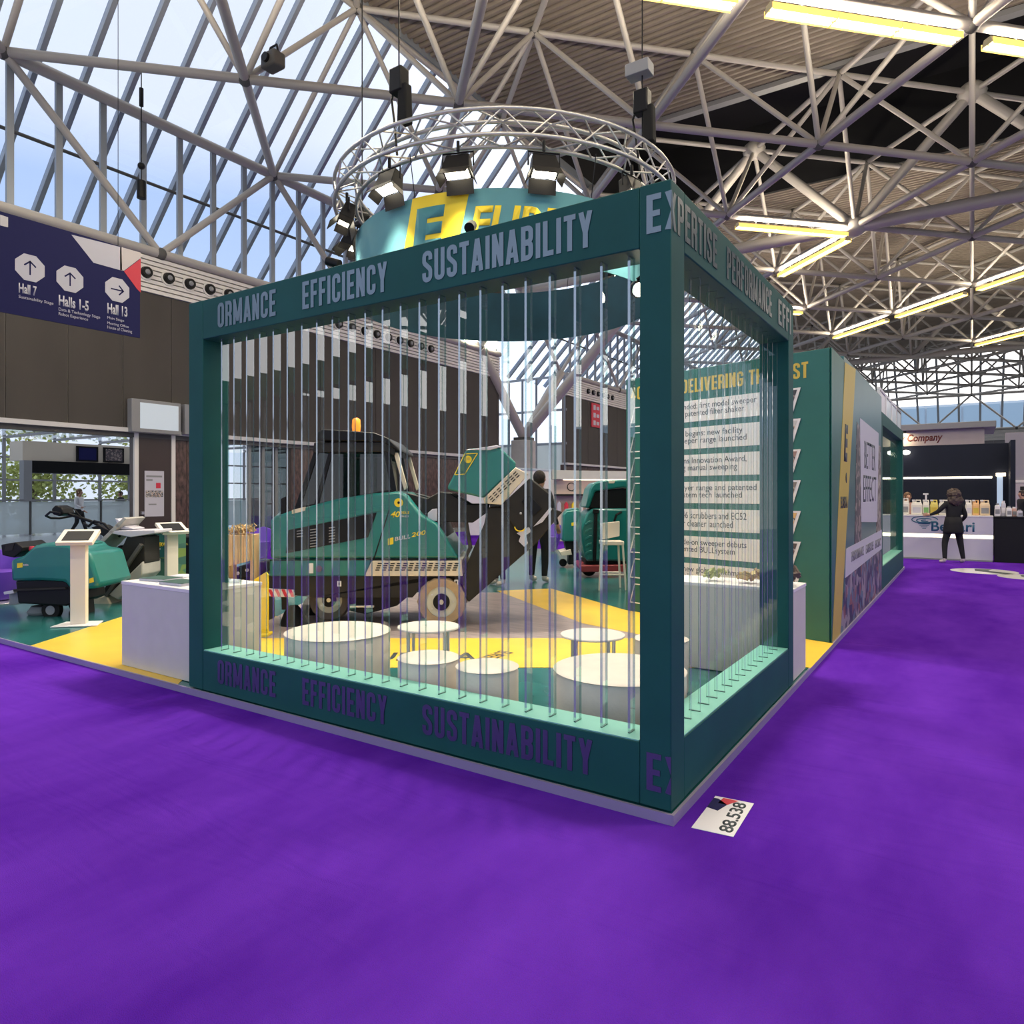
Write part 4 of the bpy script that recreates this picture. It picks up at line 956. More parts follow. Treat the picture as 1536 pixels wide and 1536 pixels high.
# ---- side face of the stand along the aisle
sw_ = thing('aisle_wall', 'teal stand wall along the aisle with yellow stripe and printed panels', 'stand wall', (0, 0, 0))
SX = 0.0
bxo('wall_body', -.30, SX, 5.32, 9.2, PZ, 3.09, mat('teal_aisle_print', (.035, .125, .135), .35, var=.05, scale=2), sw_, .004)
MB().slab([(-.02, 4.53), (SX, 4.51), (SX, 5.34), (-.02, 5.34)], PZ, FT).build('wall_end', TEAL_WALL, sw_)
E0 = Vector((SX+.0005, 0, 0)); YR = (0, 1, 0)
flat('yellow_stripe', [(4.54, PZ), (5.06, PZ), (6.25, 3.08), (5.40, 3.03)], GOLD, sw_, E0, YR, t=.003)
text('E', .30, .42, INK, sw_, (SX+.004, 5.30, 1.92), (0, 1, 0), (0, 0, 1), bold=.05, shear=.2)
text('.', .10, .12, INK, sw_, (SX+.004, 5.42, 1.68), (0, 1, 0), bold=.05)
text('EUREKA', .50, .13, INK, sw_, (SX+.004, 5.06, 1.40), (0, 1, 0), bold=.03)
flat('portrait_strip', [(6.15, .95), (6.75, .95), (6.95, 2.35), (6.35, 2.45)], PHOTO[0], sw_, E0, YR, t=.003)
flat('portrait_strip', [(8.45, .95), (9.1, .95), (9.1, 2.3), (8.55, 2.3)], PHOTO[3], sw_, E0, YR, t=.003)
flat('white_print', [(6.75, 1.20), (8.55, 1.14), (8.75, 2.48), (6.62, 2.52)], PALE, sw_, E0, YR, t=.005)
text('BETTER', 1.25, .36, INK, sw_, (SX+.006, 7.05, 1.90), (0, 1, 0), bold=-.01)
text('EFFECT', 1.45, .36, INK, sw_, (SX+.006, 6.95, 1.45), (0, 1, 0), bold=-.01)
flat('white_print_strip', [(5.40, .62), (9.18, .70), (9.18, 1.00), (5.46, .94)], PALE, sw_, E0, YR, t=.005)
for s, a, b_ in (('PERFORMANCE', 5.85, 6.9), ('EXPERTISE', 7.2, 8.0), ('EFFICIENCY', 8.25, 9.0)): text(s, b_-a, .12, GREY, sw_, (SX+.006, a, .76), (0, 1, .02), bold=.01)
flat('skyline_print', [(5.04, PZ), (9.18, PZ), (9.18, .69), (5.40, .62)], CITY, sw_, E0, YR, t=.003)
# second fin screen on the aisle
s2 = thing('aisle_fin_screen', 'further teal screen with glass fins at the end of the aisle wall', 'display screen', (0, 9.22, 0))
bxo('post', -.22, 0, 0, .14, PZ, 2.86, TEAL, s2); bxo('post', -.22, 0, 3.95, 4.2, PZ, 2.86, TEAL, s2)
bxo('header', -.22, 0, .14, 3.95, 2.66, 2.86, TEAL, s2); bxo('bottom_beam', -.22, 0, .14, 3.95, PZ, .40, TEAL, s2); bxo('sill_board', -.21, -.01, .14, 3.95, .40, .41, MINT, s2)
f3 = MB().box(-.14, -.06, -.005, .005, .41, 2.66).mesh('glass_fin'); f3.materials.append(FINS); f3.materials.append(FEDGE)
for p_ in f3.polygons: p_.material_index = 1 if abs(p_.normal.x) > .5 else 0
for k in range(24): link(bpy.data.objects.new('glass_fin', f3), s2).location = (0, .24+.155*k, 0)
tp = thing('top_rail_frames', 'row of white framed panels standing on the further fin screen', 'railing', (-.05, 9.2, 2.86))
for k in range(4):
    a = .05+k*1.03
    bxo('panel', -.012, .012, a+.06, a+.92, .04, .34, FROST if k else WHITE, tp)
    for q in (a+.03, a+.95): bxo('upright', -.02, .02, q-.025, q+.025, 0, .40, GREY if k == 3 else WHITE, tp)
    bxo('top_bar', -.02, .02, a, a+.98, .36, .40, GREY if k == 3 else WHITE, tp)
lw = thing('foliage_panel', 'yellow green foliage print standing behind the further fin screen', 'panel', (-1.6, 9.8, PZ)); bxo('board', 0, .04, 0, 3.2, .9, 2.1, LEAFP, lw); bxo('stand', .0, .04, .2, 3.0, 0, .9, CREAM, lw)
# back walls of the stand interior (teal partition behind the fins)
bw = thing('inner_wall', 'teal inner wall of the stand behind the foliage panel', 'stand wall', (-2.4, 9.2, PZ)); bxo('wall_body', 0, .1, 0, 4.2, 0, 2.7, TEAL_WALL, bw)

# ---- floor card with the stand number
ca, cb_, cc = G(1037, 1242), G(1100, 1256), G(1131, 1206)
cx = (cb_-ca).normalized(); cl = (cc-cb_)
fc = thing('floor_card', 'white card on the purple carpet reading 88.538', 'card', (ca.x, ca.y, .001), 0)
W_, H_ = (cb_-ca).length, cl.length
R3 = Vector((cx.x, cx.y, 0)); U3 = Vector((cl.x, cl.y, 0)).normalized()
def card(nm, pts, m_, z=0, t=.002): 
    mb = MB().slab([tuple((Vector((R3.x, R3.y))*p[0]*W_+Vector((U3.x, U3.y))*p[1]*H_)) for p in pts], z, z+t); return mb.build(nm, m_, fc)
card('card_sheet', [(0, 0), (1, 0), (1, 1), (0, 1)], mat('white_card', (.74, .72, .76), .5))
card('blue_corner', [(.0, .62), (.30, .58), (.42, .80), (.12, .93), (0, .93)], NAVY, .002, .0006); card('red_corner', [(.22, .98), (.18, .80), (.42, .80), (.62, .98)], RED, .002, .0006)
me = text_mesh('88.538', H_*.86, W_*.34, .02, .0006, 0, .95); me.materials.append(INK)
o = bpy.data.objects.new('lettering', me); link(o, fc); o.matrix_local = frame_mtx(R3*W_*.93+U3*H_*.07+Vector((0, 0, .002)), U3, -R3)

# ---- hanging direction sign
HX = -12.0; hy1, hf1 = XP(210, HX); hy0 = hy1-3.6
hz1, hz0 = Zp(378, hf1), Zp(507, hf1)
hs = thing('direction_sign', 'navy hanging sign with arrows to Hall 7, Halls 1-5 and Hall 13', 'sign', (HX, hy0, hz0))
SW, SH = hy1-hy0, hz1-hz0
bxo('sign_board', -.03, 0, 0, SW, 0, SH, NAVY, hs)
def hp_(px, py):
    y_, f_ = XP(px, HX); return (y_-hy0, Zp(py, f_)-hz0)
FO = Vector((.0005, 0, 0)); 
def hflat(nm, ps, m_, t=.003, off=0): return flat(nm, [hp_(*p) for p in ps], m_, hs, FO+Vector((off, 0, 0)), (0, 1, 0), t=t)
hflat('grey_shape', [(107, 352), (182, 371), (183, 406), (140, 394)], PALE); hflat('cream_shape', [(180, 370), (211, 379), (211, 387), (186, 406), (180, 405)], mat('cream_print', (.62, .55, .55), .5)); hflat('red_shape', [(211, 388), (211, 439), (205, 433), (186, 407)], RED, .004)
hflat('white_corner', [(0, 322), (12, 326), (12, 341), (0, 338)], mat('cream_print2', (.6, .57, .58), .5))
def octagon(px, py, r_, label_):
    c = hp_(px, py); rr = r_*XP(px, HX)[1]/FPX*1.12
    flat('octagon', [(c[0]+rr*math.cos(math.radians(22.5+45*k)), c[1]+rr*math.sin(math.radians(22.5+45*k))) for k in range(8)], PALE, hs, FO, (0, 1, 0), t=.004); return c, rr
def arrow(c, rr, ang):
    def rot(p): x, y = p[0]*rr, p[1]*rr; return (c[0]+x*math.cos(ang)-y*math.sin(ang), c[1]+x*math.sin(ang)+y*math.cos(ang))
    for ps in ([(-.05, -.5), (.05, -.5), (.05, .48), (-.05, .48)], [(0, .52), (.0, .38), (.34, .08), (.40, .16)], [(0, .52), (-.40, .16), (-.34, .08), (0, .38)]):
        flat('arrow', [rot(p) for p in ps], NAVY, hs, FO+Vector((.004, 0, 0)), (0, 1, 0), t=.002)
arrow(*octagon(45, 402, 19, ''), 0); arrow(*octagon(105, 419, 18, ''), 0); arrow(*octagon(176, 435, 17, ''), -math.pi/2)
def hs_text(s, px, py, wpx, hpx, bold=.03):
    c = hp_(px, py); k_ = XP(px, HX)[1]/FPX; c1 = hp_(px+wpx, py); text(s, c1[0]-c[0], hpx*k_, PALE, hs, (.001, c[0], c[1]), (0, 1, 0), bold=bold, ext=.002)
hs_text('Hall 7', 28, 439, 27, 15); hs_text('Halls 1-5', 88, 458, 45, 16); hs_text('Hall 13', 161, 470, 30, 16)
hs_text('Sustainability Stage', 28, 448, 52, 6, 0); hs_text('Data & Technology Stage', 88, 467, 62, 6, 0); hs_text('Robot Experience', 88, 474, 44, 6, 0)
hs_text('Main Stage', 161, 479, 25, 5, 0); hs_text('Meeting Office', 161, 487, 32, 5, 0); hs_text('House of Cleaning', 161, 494, 37, 6, 0)
for q in (.4, SW-.4): tube('suspension_wire', (-.015, q, SH), (-.015, q, ZL-hz0), .006, BLACK, hs, 5)
# hook block hanging from the edge chord
y_, f_ = XP(212, -18.3)
hb = thing('hook_block', 'black cylindrical hook block hanging on a cable before the roof glazing', 'hoist', (-18.3, y_, Zp(298, f_)))
MB().cyl((0, 0, 0), (0, 0, .5), .12, 14).build('weight', BLACK, hb, .01); MB().ball((0, 0, .92), .10).build('ball_hook', BLACK, hb, smooth=60); tube('cable', (0, 0, .5), (0, 0, 3.6), .015, BLACK, hb, 6); MB().cyl((0, 0, 2.6), (0, 0, 3.1), .06, 8).build('pulley', BLACK, hb)
# luminaire on the lower chord joint
jl = thing('roof_projector', 'small dark projector clamped beside a roof joint in front of the glazing', 'projector', Vector(low(1, 1))+Vector((.5, .5, .35)))
MB().box(-.28, .28, -.2, .2, 0, .4).build('housing', STEELD, jl, .06); MB().tube([(-.25, 0, .35), (-.1, 0, .6), (.15, 0, .6), (.2, 0, .4)], .03, 6).build('cable_loop', BLACK, jl); MB().cyl((0, -.2, .2), (0, -.28, .2), .12, 12).build('lens', BLACK, jl)

# ---- framed screens and posters on the side wall
for px0, px1, py0, py1, lab in ((190, 264, 598, 648, 'grey framed white screen on the dark wall above the service door'), (270, 322, 607, 652, 'second grey framed screen, half hidden by the teal post')):
    ya_, f_ = XP(px0, WX); yb_, f2 = XP(px1, WX); z1_, z0_ = Zp(py0, f_), Zp(py1, f_)
    t = thing('wall_screen', lab, 'screen', (WX+.02, ya_, z0_)); w__ = yb_-ya_; h__ = z1_-z0_
    bxo('casing', 0, .25, 0, w__, 0, h__, GREY, t, .02); bxo('screen', .25, .26, w__*.16, w__*.94, h__*.12, h__*.9, mat('pale_screen', (.55, .62, .68), .3, emit=(.6, .7, .8), estr=.25), t)
ya_, f_ = XP(218, WX); yb_, _ = XP(247, WX)
po = thing('poster', 'white poster with a red mark on the service door', 'poster', (WX-.045, ya_, Zp(775, f_))); w__ = yb_-ya_; h__ = Zp(706, f_)-Zp(775, f_)
bxo('paper', 0, .01, 0, w__, 0, h__, PALE, po); bxo('red_mark', .01, .014, w__*.58, w__*.82, h__*.62, h__*.74, RED, po); bxo('photo', .01, .014, w__*.05, w__*.95, h__*.42, h__*.57, PHOTO[1], po)
for q in (.86, .78): bxo('printed_line', .01, .013, w__*.08, w__*(.9 if q > .8 else .4), h__*q, h__*(q+.04), GREY, po)
bxo('printed_line', .01, .013, w__*.2, w__*.6, h__*.25, h__*.28, GREY, po)
ya_, f_ = XP(886, WX); yb_, _ = XP(899, WX)
rs = thing('red_sign', 'tall red sign with white figures on the far dark wall', 'sign', (WX+.02, ya_, Zp(640, f_))); h__ = Zp(604, f_)-Zp(640, f_)
bxo('board', 0, .05, 0, yb_-ya_, 0, h__, RED, rs)
for k in range(3):
    bxo('pictogram', .05, .06, (yb_-ya_)*.2, (yb_-ya_)*.45, h__*(.08+.32*k), h__*(.28+.32*k), PALE, rs); bxo('pictogram', .05, .06, (yb_-ya_)*.55, (yb_-ya_)*.85, h__*(.10+.32*k), h__*(.24+.32*k), PALE, rs)
# floodlights on the fascia near the recess
for px, lab in ((704, 'round white floodlight on the wall coping, first of two below the banner'), (735, 'round white floodlight on the wall coping, second of two below the banner')):
    y_, f_ = XP(px, WX); t = thing('wall_floodlight', lab, 'floodlight', (WX+.1, min(y_, 25.8), 8.57)); MB().cyl((0, 0, 0), (0, 0, .25), .04, 8).build('bracket', GREY, t); MB().ball((0, 0, .45), .32, .45, .26).build('lamp_head', LAMPW, t, smooth=60); MB().cyl((-.1, 0, .42), (-.36, 0, .5), .2, 12, .1).build('housing', GREY, t)

# ---- helper: build from a side view in a frame that stands at (px0, depth), x along the picture, y away from the viewer
def side(px0, fwd, zf=PZ):
    k_ = fwd/FPX
    def T_(px, py): return ((px-px0)*k_, (HOR-py)*k_+CAM.z-zf)
    def pr_(root, nm, pts, y0, y1, m_, bev=.01): return MB().prism([T_(*p) for p in pts], y0, y1).build(nm, m_, root, bev)
    return T_, pr_, (*P(px0, fwd), zf), k_

# ---- walk-behind scrubber at the stand's open end
T_, pr_, lc_, k_ = side(75, 8.5)
sb = thing('scrubber_dryer', 'teal floor scrubber with black underbody next to the tablet stand', 'floor scrubber', lc_, ANG)
pr_(sb, 'tank', [(16, 872), (15, 840), (33, 834), (45, 823), (52, 818), (74, 815), (104, 817), (112, 826), (134, 829), (149, 878), (140, 884), (104, 884), (96, 873), (60, 871)], 0, .75, TEAL_MACH, .04)
pr_(sb, 'tank_lid', [(46, 822), (53, 816.5), (75, 813.5), (103, 815.5), (108, 820)], .08, .67, TEAL_MACH, .02)
pr_(sb, 'underbody', [(20, 872), (60, 870), (96, 872), (105, 884), (108, 905), (96, 910), (24, 906)], .03, .72, BLACK, .02)
pr_(sb, 'body_ridge', [(20, 884), (98, 881), (99, 884), (20, 887)], -.005, .03, CHAR, .004)
for px, py, r_, yy in ((69, 917, 14, .08), (69, 917, 14, .60)):
    x_, z_ = T_(px, py); o = MB().cyl((x_, yy, z_), (x_, yy+.08, z_), r_*k_, 24).build('wheel', RUB, sb, .008); MB().cyl((x_, yy-.006, z_), (x_, yy+.01, z_), r_*k_*.5, 16).build('hub', GREY, o)
x_, z_ = T_(42, 925); MB().lathe([(.17, 0), (.19, .03), (.14, .10)], 24, x_, .30).build('brush_deck', mat('grey_brush', (.20, .21, .21), .7), sb, smooth=40)
pr_(sb, 'squeegee_arm', [(93, 905), (104, 905), (106, 928), (95, 928)], .2, .5, CHAR, .006); pr_(sb, 'squeegee', [(5, 888), (20, 885), (21, 890), (6, 892)], 0, .75, PALE, .004)
pr_(sb, 'front_skirt', [(4, 890), (22, 888), (24, 908), (5, 910)], .1, .65, GREY, .01)
pr_(sb, 'console', [(-8, 818), (14, 814), (25, 822), (24, 828), (12, 838), (-6, 834)], .1, .6, BLACK, .012); pr_(sb, 'console_screen', [(0, 818), (13, 816), (10, 826), (-2, 828)], .094, .104, CHAR, 0)
x_, z_ = T_(31, 833); o = MB().cyl((x_, .2, z_), (x_, .2, z_+.04), .025, 12).build('stop_button_base', WHITE, sb); MB().lathe([(.03, 0), (.035, .03), (.025, .055)], 14).build('stop_button', RED, o, smooth=50, loc=(x_, .2, z_+.04))
pr_(sb, 'logo_square', [(26, 845), (34, 844), (34, 851), (26, 852)], -.004, .01, YELP, 0); pr_(sb, 'logo_square', [(134, 868), (140, 866), (141, 873), (134, 875)], -.004, .01, YELP, 0)
x_, z_ = T_(35, 849); text('EUREKA', 8*k_, 3*k_, PALE, sb, (x_, -.002, z_), (1, 0, 0), bold=.02)
# ---- escalator cleaner: slanted silver machine with long black handle
T_, pr_, lc_, k_ = side(165, 9.6)
ec = thing('escalator_cleaner', 'slanted silver escalator cleaning machine with black handlebar', 'cleaning machine', lc_, ANG)
SIL = mat('silver_grey_plastic', (.42, .40, .37), .4, var=.1, scale=5)
pr_(ec, 'foot', [(130, 898), (160, 893), (169, 911), (132, 924)], 0, .5, CREAM, .02)
pr_(ec, 'track_body', [(150, 892), (160, 896), (215, 845), (214, 806), (190, 800)], .04, .46, CHAR, .01)
pr_(ec, 'side_shield', [(163, 892), (214, 842), (214, 862), (178, 900)], -.01, .5, SIL, .015)
pr_(ec, 'rail', [(157, 893), (161, 896), (214, 818), (210, 815)], -.02, .06, STEELD, .006)
for k in range(5):
    a = 134+k*9.5; z = 838-k*9.5
    pr_(ec, 'tread', [(a, z-12), (a+13, z-24), (a+18, z-22), (a+5, z-8)], .0, .5, SIL, .006)
pr_(ec, 'top_cover', [(166, 800), (172, 796), (232, 795), (232, 800), (196, 806)], .0, .5, PALE, .01)
pr_(ec, 'motor', [(150, 836), (172, 818), (186, 826), (166, 848)], .1, .42, BLACK, .03); pr_(ec, 'motor_cap', [(158, 852), (168, 843), (174, 852), (164, 862)], -.01, .1, SIL, .015)
def hpt(px, py, y): x, z = T_(px, py); return (x, y, z)
MB().tube([hpt(165, 806, .25), hpt(120, 783, .25), (hpt(86, 772, .25))], .022, 8).build('handle_tube', BLACK, ec, smooth=60)
MB().tube([hpt(162, 800, .12), hpt(150, 786, .1), hpt(135, 782, .1), hpt(125, 790, .12), hpt(112, 786, .2)], .018, 8).build('cable_loop', BLACK, ec, smooth=60)
MB().tube([hpt(174, 796, .3), hpt(166, 790, .3), hpt(156, 791, .3), hpt(150, 797, .3)], .016, 8).build('cable_loop', BLACK, ec, smooth=60)
MB().tube([hpt(86, 770, .06), hpt(72, 768, .05), hpt(60, 774, .12), hpt(58, 778, .25), hpt(61, 779, .40), hpt(75, 776, .46), hpt(86, 770, .44)], .016, 8).build('handlebar', BLACK, ec, smooth=60)
pr_(ec, 'control_head', [(68, 764), (74, 758), (84, 762), (87, 771), (80, 775), (70, 772)], .12, .38, BLACK, .015)
MB().tube([hpt(92, 762, .25), hpt(110, 782, .25)], .008, 6).build('stay_rod', BLACK, ec)
pr_(ec, 'cradle', [(128, 792), (140, 788), (162, 800), (161, 806), (150, 808)], .12, .38, BLACK, .012)
pr_(ec, 'scoop', [(166, 778), (171, 780), (178, 789), (194, 793), (194, 795), (172, 795)], .1, .4, PALE, .006)
# ---- tablet stands
def kiosk(px, fwd, rz, label, dark=True):
    t = thing('tablet_stand', label, 'tablet stand', (*P(px, fwd), PZ), rz, group='white tablet stands')
    MB().slab([(-.24, -.16), (.24, -.16), (.20, .16), (-.20, .16)], 0, .012).build('base_plate', WHITE, t, .003)
    bxo('column', -.08, .08, -.045, .045, .012, .97, CREAMW, t, .004)
    h = bpy.data.objects.new('head', MB().box(-.19, .19, -.14, .14, -.012, .03).mesh('head')); h.data.materials.append(CREAMW); link(h, t); h.location = (0, -.02, 1.0); h.rotation_euler = (.5, 0, .0)
    bxo('tablet_screen', -.14, .14, -.10, .10, .03, .034, BLACK, h)
CREAMW = mat('warm_white_metal', (.76, .69, .58), .4)
kiosk(119, 8.05, ANG+.2, 'white tablet stand in front of the teal scrubber')
kiosk(257, 10.2, ANG+.9, 'white tablet stand beside the low green printed counter')
# ---- printed counter, black fridge
T_, pr_, lc_, k_ = side(232, 10.6)
gc = thing('printed_counter', 'low counter with green printed front and yellow E logo', 'counter', lc_, ANG)
pr_(gc, 'body', [(210, 800), (256, 800), (256, 884), (210, 884)], 0, .5, GREENP, .004); pr_(gc, 'top', [(208, 795), (258, 795), (258, 800), (208, 800)], -.02, .55, WHITE, .004)
pr_(gc, 'teal_print', [(211, 801), (255, 801), (255, 836), (211, 836)], -.004, .01, TEAL_WALL, 0)
pr_(gc, 'yellow_tag', [(220, 800), (231, 799), (227, 830), (216, 832)], -.009, .0, YELP, 0)
x_, z_ = T_(220, 822); text('E', 5*k_, 9*k_, INK, gc, (x_, -.0095, z_), (1, 0, 0), bold=.06); x_, z_ = T_(230, 820); text('EUREKA', 18*k_, 6*k_, YELP, gc, (x_, -.005, z_), (1, 0, .05), bold=.03, shear=.2)
pr_(gc, 'white_line', [(230, 823.5), (241, 822), (241, 824.5), (230, 826)], -.006, .0, PALE, 0)
T_, pr_, lc_, k_ = side(277, 11.6)
fr_ = thing('black_fridge', 'small black fridge with a yellow logo beside the teal post', 'fridge', lc_, ANG)
pr_(fr_, 'body', [(262, 805), (292, 805), (292, 883), (262, 883)], .04, .5, BLACK, .01); pr_(fr_, 'door', [(263, 806), (291, 806), (291, 881), (263, 881)], 0, .04, BLACK, .006)
pr_(fr_, 'logo_square', [(266, 814), (271, 813), (271, 818), (266, 819)], -.004, .0, YELP, 0); x_, z_ = T_(273, 818); text('EUREKA', 9*k_, 3.5*k_, GOLD, fr_, (x_, -.002, z_), (1, 0, 0), bold=.02); pr_(fr_, 'handle', [(288, 815), (289.5, 815), (289.5, 860), (288, 860)], -.03, .0, CHAR, .002)
# ---- purple armchair cut by the picture edge, and one behind the hopper
PUR = mat('purple_plastic', (.16, .055, .50), .5)
def armchair(px, fwd, rz, label):
    t = thing('purple_armchair', label, 'armchair', (*P(px, fwd), PZ if fwd < 13 else 0), rz, group='purple shell chairs')
    MB().lathe([(.16, .05), (.20, .10), (.30, .40), (.31, .44), (.05, .45)], 28).build('seat', PUR, t, smooth=50)
    mb = MB(); n_ = 20
    for i in range(n_+1):
        a = math.radians(-20+220*i/n_); top = .78-.22*abs(i/n_-.5)*2
        for r_, z in ((.31, .40), (.37, top), (.34, top+.01), (.28, .40)): mb.v.append((r_*math.cos(a), r_*math.sin(a), z))
    for i in range(n_):
        for q in range(4): mb.f.append((4*i+q, 4*i+4+q, 4*i+4+(q+1) % 4, 4*i+(q+1) % 4))
    mb.f += [(3, 2, 1, 0), tuple(4*n_+q for q in range(4))]
    mb.build('backrest', PUR, t, .012); MB().lathe([(.24, 0), (.22, .02), (.06, .04), (.05, .07)], 20).build('base', ALU, t, smooth=40)
armchair(-2, 9.7, ANG+1.2, 'purple shell armchair cut off by the picture edge beside the scrubber'); armchair(824, 18.5, 0, 'purple shell armchair behind the people at the hopper'); armchair(388, 16.5, .6, 'purple shell armchair seen through the fins beside the wooden crate')
# ---- wooden crate display with twine
T_, pr_, lc_, k_ = side(350, 7.6)
wc = thing('wooden_crate', 'pale wooden crate with shredded packing on top, behind the front counter', 'crate', lc_, ANG)
for k in range(5): a = 333+k*8; pr_(wc, 'plank', [(a+.3, 803), (a+7.7, 803), (a+7.7, 850-k*2), (a+.3, 852-k*2)], 0, .03, WOOD, .002)
pr_(wc, 'side_board', [(333, 803), (336, 803), (336, 945), (333, 945)], .0, .35, WOOD, .002); pr_(wc, 'back_board', [(336, 803), (373, 803), (373, 844), (336, 844)], .32, .35, WOOD, .002); pr_(wc, 'side_board', [(370, 803), (373, 803), (373, 945), (370, 945)], .1, .35, WOOD, .002)
mb = MB(); rg = random.Random(3)
for q in range(60):
    x_, z_ = T_(rg.uniform(338, 368), 802); y_ = rg.uniform(.05, .3); p = [(x_+rg.uniform(-.05, .05), y_+rg.uniform(-.05, .05), z_+.01+.02*j+rg.uniform(-.03, .05)) for j in range(4)]; mb.tube(p, .006, 4)
o = mb.build('wood_shavings', mat('straw', (.55, .38, .18), .8), wc); o['kind'] = 'stuff'
T_, pr_, lc_, k_ = side(362, 8.2)
pm = thing('black_polisher', 'low black machine under the wooden crate', 'cleaning machine', lc_, ANG)
pr_(pm, 'motor_body', [(345, 868), (350, 852), (372, 845), (396, 842), (400, 858), (385, 868)], 0, .3, BLACK, .02); pr_(pm, 'shroud', [(342, 868), (398, 868), (398, 938), (342, 938)], .0, .35, CHAR, .02)
for a in (357, 371, 384): x_, z_ = T_(a, 860-(a-357)*.35); MB().cyl((x_, -.015, z_), (x_, .02, z_), .02, 10).build('knob', PALE, pm)
T_, pr_, lc_, k_ = side(392, 7.4)
yb2 = thing('yellow_board', 'upright yellow board between the front counter and the sweeper', 'board', lc_, ANG); pr_(yb2, 'board', [(380, 870), (399, 858), (402, 862), (402, 953), (382, 953)], 0, .03, YELP, .004); pr_(yb2, 'foot', [(378, 950), (404, 950), (404, 953.5), (378, 953.5)], -.08, .12, YELP, .003)

# ---- machines behind the sweeper
T_, pr_, lc_, k_ = side(910, 12.6)
rs2 = thing('ride_on_scrubber', 'large teal ride-on scrubber with hooded cabin and red brush deck', 'floor scrubber', lc_, ANG)
pr_(rs2, 'canopy', [(878, 762), (885, 733), (892, 724), (908, 720), (985, 718), (990, 738), (935, 731), (893, 737), (884, 762)], 0, 1.0, TEAL_MACH, .03)
pr_(rs2, 'cabin_interior', [(880, 762), (891, 738), (935, 732), (985, 738), (985, 764)], .06, .94, BLACK, .01)
pr_(rs2, 'body', [(870, 795), (880, 770), (888, 763), (985, 762), (985, 842), (880, 842), (875, 825)], 0, 1.0, TEAL_MACH, .04)
for k in range(5): pr_(rs2, 'moulded_rib', [(878, 785+k*11), (884, 781+k*11), (888, 781+k*11), (888, 784+k*11), (884, 785+k*11), (878, 789+k*11)], -.02, .05, TEAL_MACH, .006); pr_(rs2, 'moulded_rib', [(897, 781+k*11), (903, 781+k*11), (909, 785+k*11), (909, 788+k*11), (903, 785+k*11), (897, 785+k*11)], -.02, .05, TEAL_MACH, .006)
pr_(rs2, 'hose', [(891, 764), (896, 764), (894, 842), (889, 842)], -.06, .0, BLACK, .02); pr_(rs2, 'hose_clamp', [(889, 764), (898, 764), (898, 770), (889, 770)], -.07, .0, BLACK, .006)
pr_(rs2, 'chassis', [(878, 842), (985, 842), (985, 850), (880, 850)], .1, .9, BLACK, .01); pr_(rs2, 'brush_deck', [(868, 851), (872, 848), (985, 846), (985, 857), (872, 858)], -.05, 1.0, mat('dark_red_deck', (.26, .03, .035), .45), .015)
for a in (885, 950): x_, z_ = T_(a, 855); MB().cyl((x_, .15, z_), (x_, .27, z_), .13, 20).build('wheel', RUB, rs2, .008)
pr_(rs2, 'badge', [(913, 721), (923, 721), (921, 725), (913, 725)], -.004, .01, CREAM, 0); MB().tube([(*T_(920, 785), 0)[0:1]+(-.02,)+T_(920, 785)[1:], (T_(924, 772)[0], -.05, T_(924, 772)[1]), (T_(932, 768)[0], -.02, T_(932, 768)[1])], .02, 6).build('hose_loop', BLACK, rs2)
T_, pr_, lc_, k_ = side(855, 14.2)
ss = thing('scrubber_dryer', 'smaller teal scrubber with a yellow badge standing farther back', 'floor scrubber', lc_, ANG)
pr_(ss, 'tank', [(845, 772), (850, 766), (868, 764), (872, 770), (872, 812), (843, 812)], 0, .6, TEAL_MACH, .03); pr_(ss, 'lid', [(846, 772), (851, 764), (868, 762), (871, 772)], .02, .58, TEAL_MACH, .015)
pr_(ss, 'underbody', [(847, 812), (870, 812), (870, 826), (850, 826)], .05, .55, BLACK, .01); pr_(ss, 'squeegee', [(840, 828), (856, 824), (858, 832), (842, 834)], 0, .6, CREAM, .006); pr_(ss, 'brush_motor', [(855, 818), (868, 816), (870, 846), (853, 848)], .1, .5, CHAR, .02); pr_(ss, 'badge', [(857, 784), (864, 783), (864, 788), (857, 789)], -.004, .01, YELP, 0)
for a in (846, 866): x_, z_ = T_(a, 846); MB().cyl((x_, .25, z_), (x_, .33, z_), .08, 16).build('wheel', RUB, ss, .006)
# stool with back
T_, pr_, lc_, k_ = side(918, 10.9)
st = thing('bar_stool', 'tall cream bar stool with backrest before the teal scrubber', 'stool', lc_, ANG)
CST = mat('cream_stool', (.75, .68, .58), .45)
pr_(st, 'backrest', [(904, 786), (934, 783), (934, 806), (905, 812)], .30, .34, CST, .008); pr_(st, 'seat', [(902, 812), (936, 812), (936, 818), (903, 818)], -.02, .34, CST, .01)
for a0, a1, yy in ((904, 899, 0), (934, 939, 0), (906, 903, .32), (932, 935, .32)):
    p = T_(a0, 816); q = T_(a1, 885.5); MB().cyl((p[0], yy, p[1]), (q[0], yy, max(0, q[1])), .017, 8).build('leg', CST, st, smooth=40)
for yy in (0, .32): p = T_(902, 862); q = T_(936, 862); MB().cyl((p[0], yy, p[1]), (q[0], yy, q[1]), .014, 8).build('foot_rail', CST, st, smooth=40)
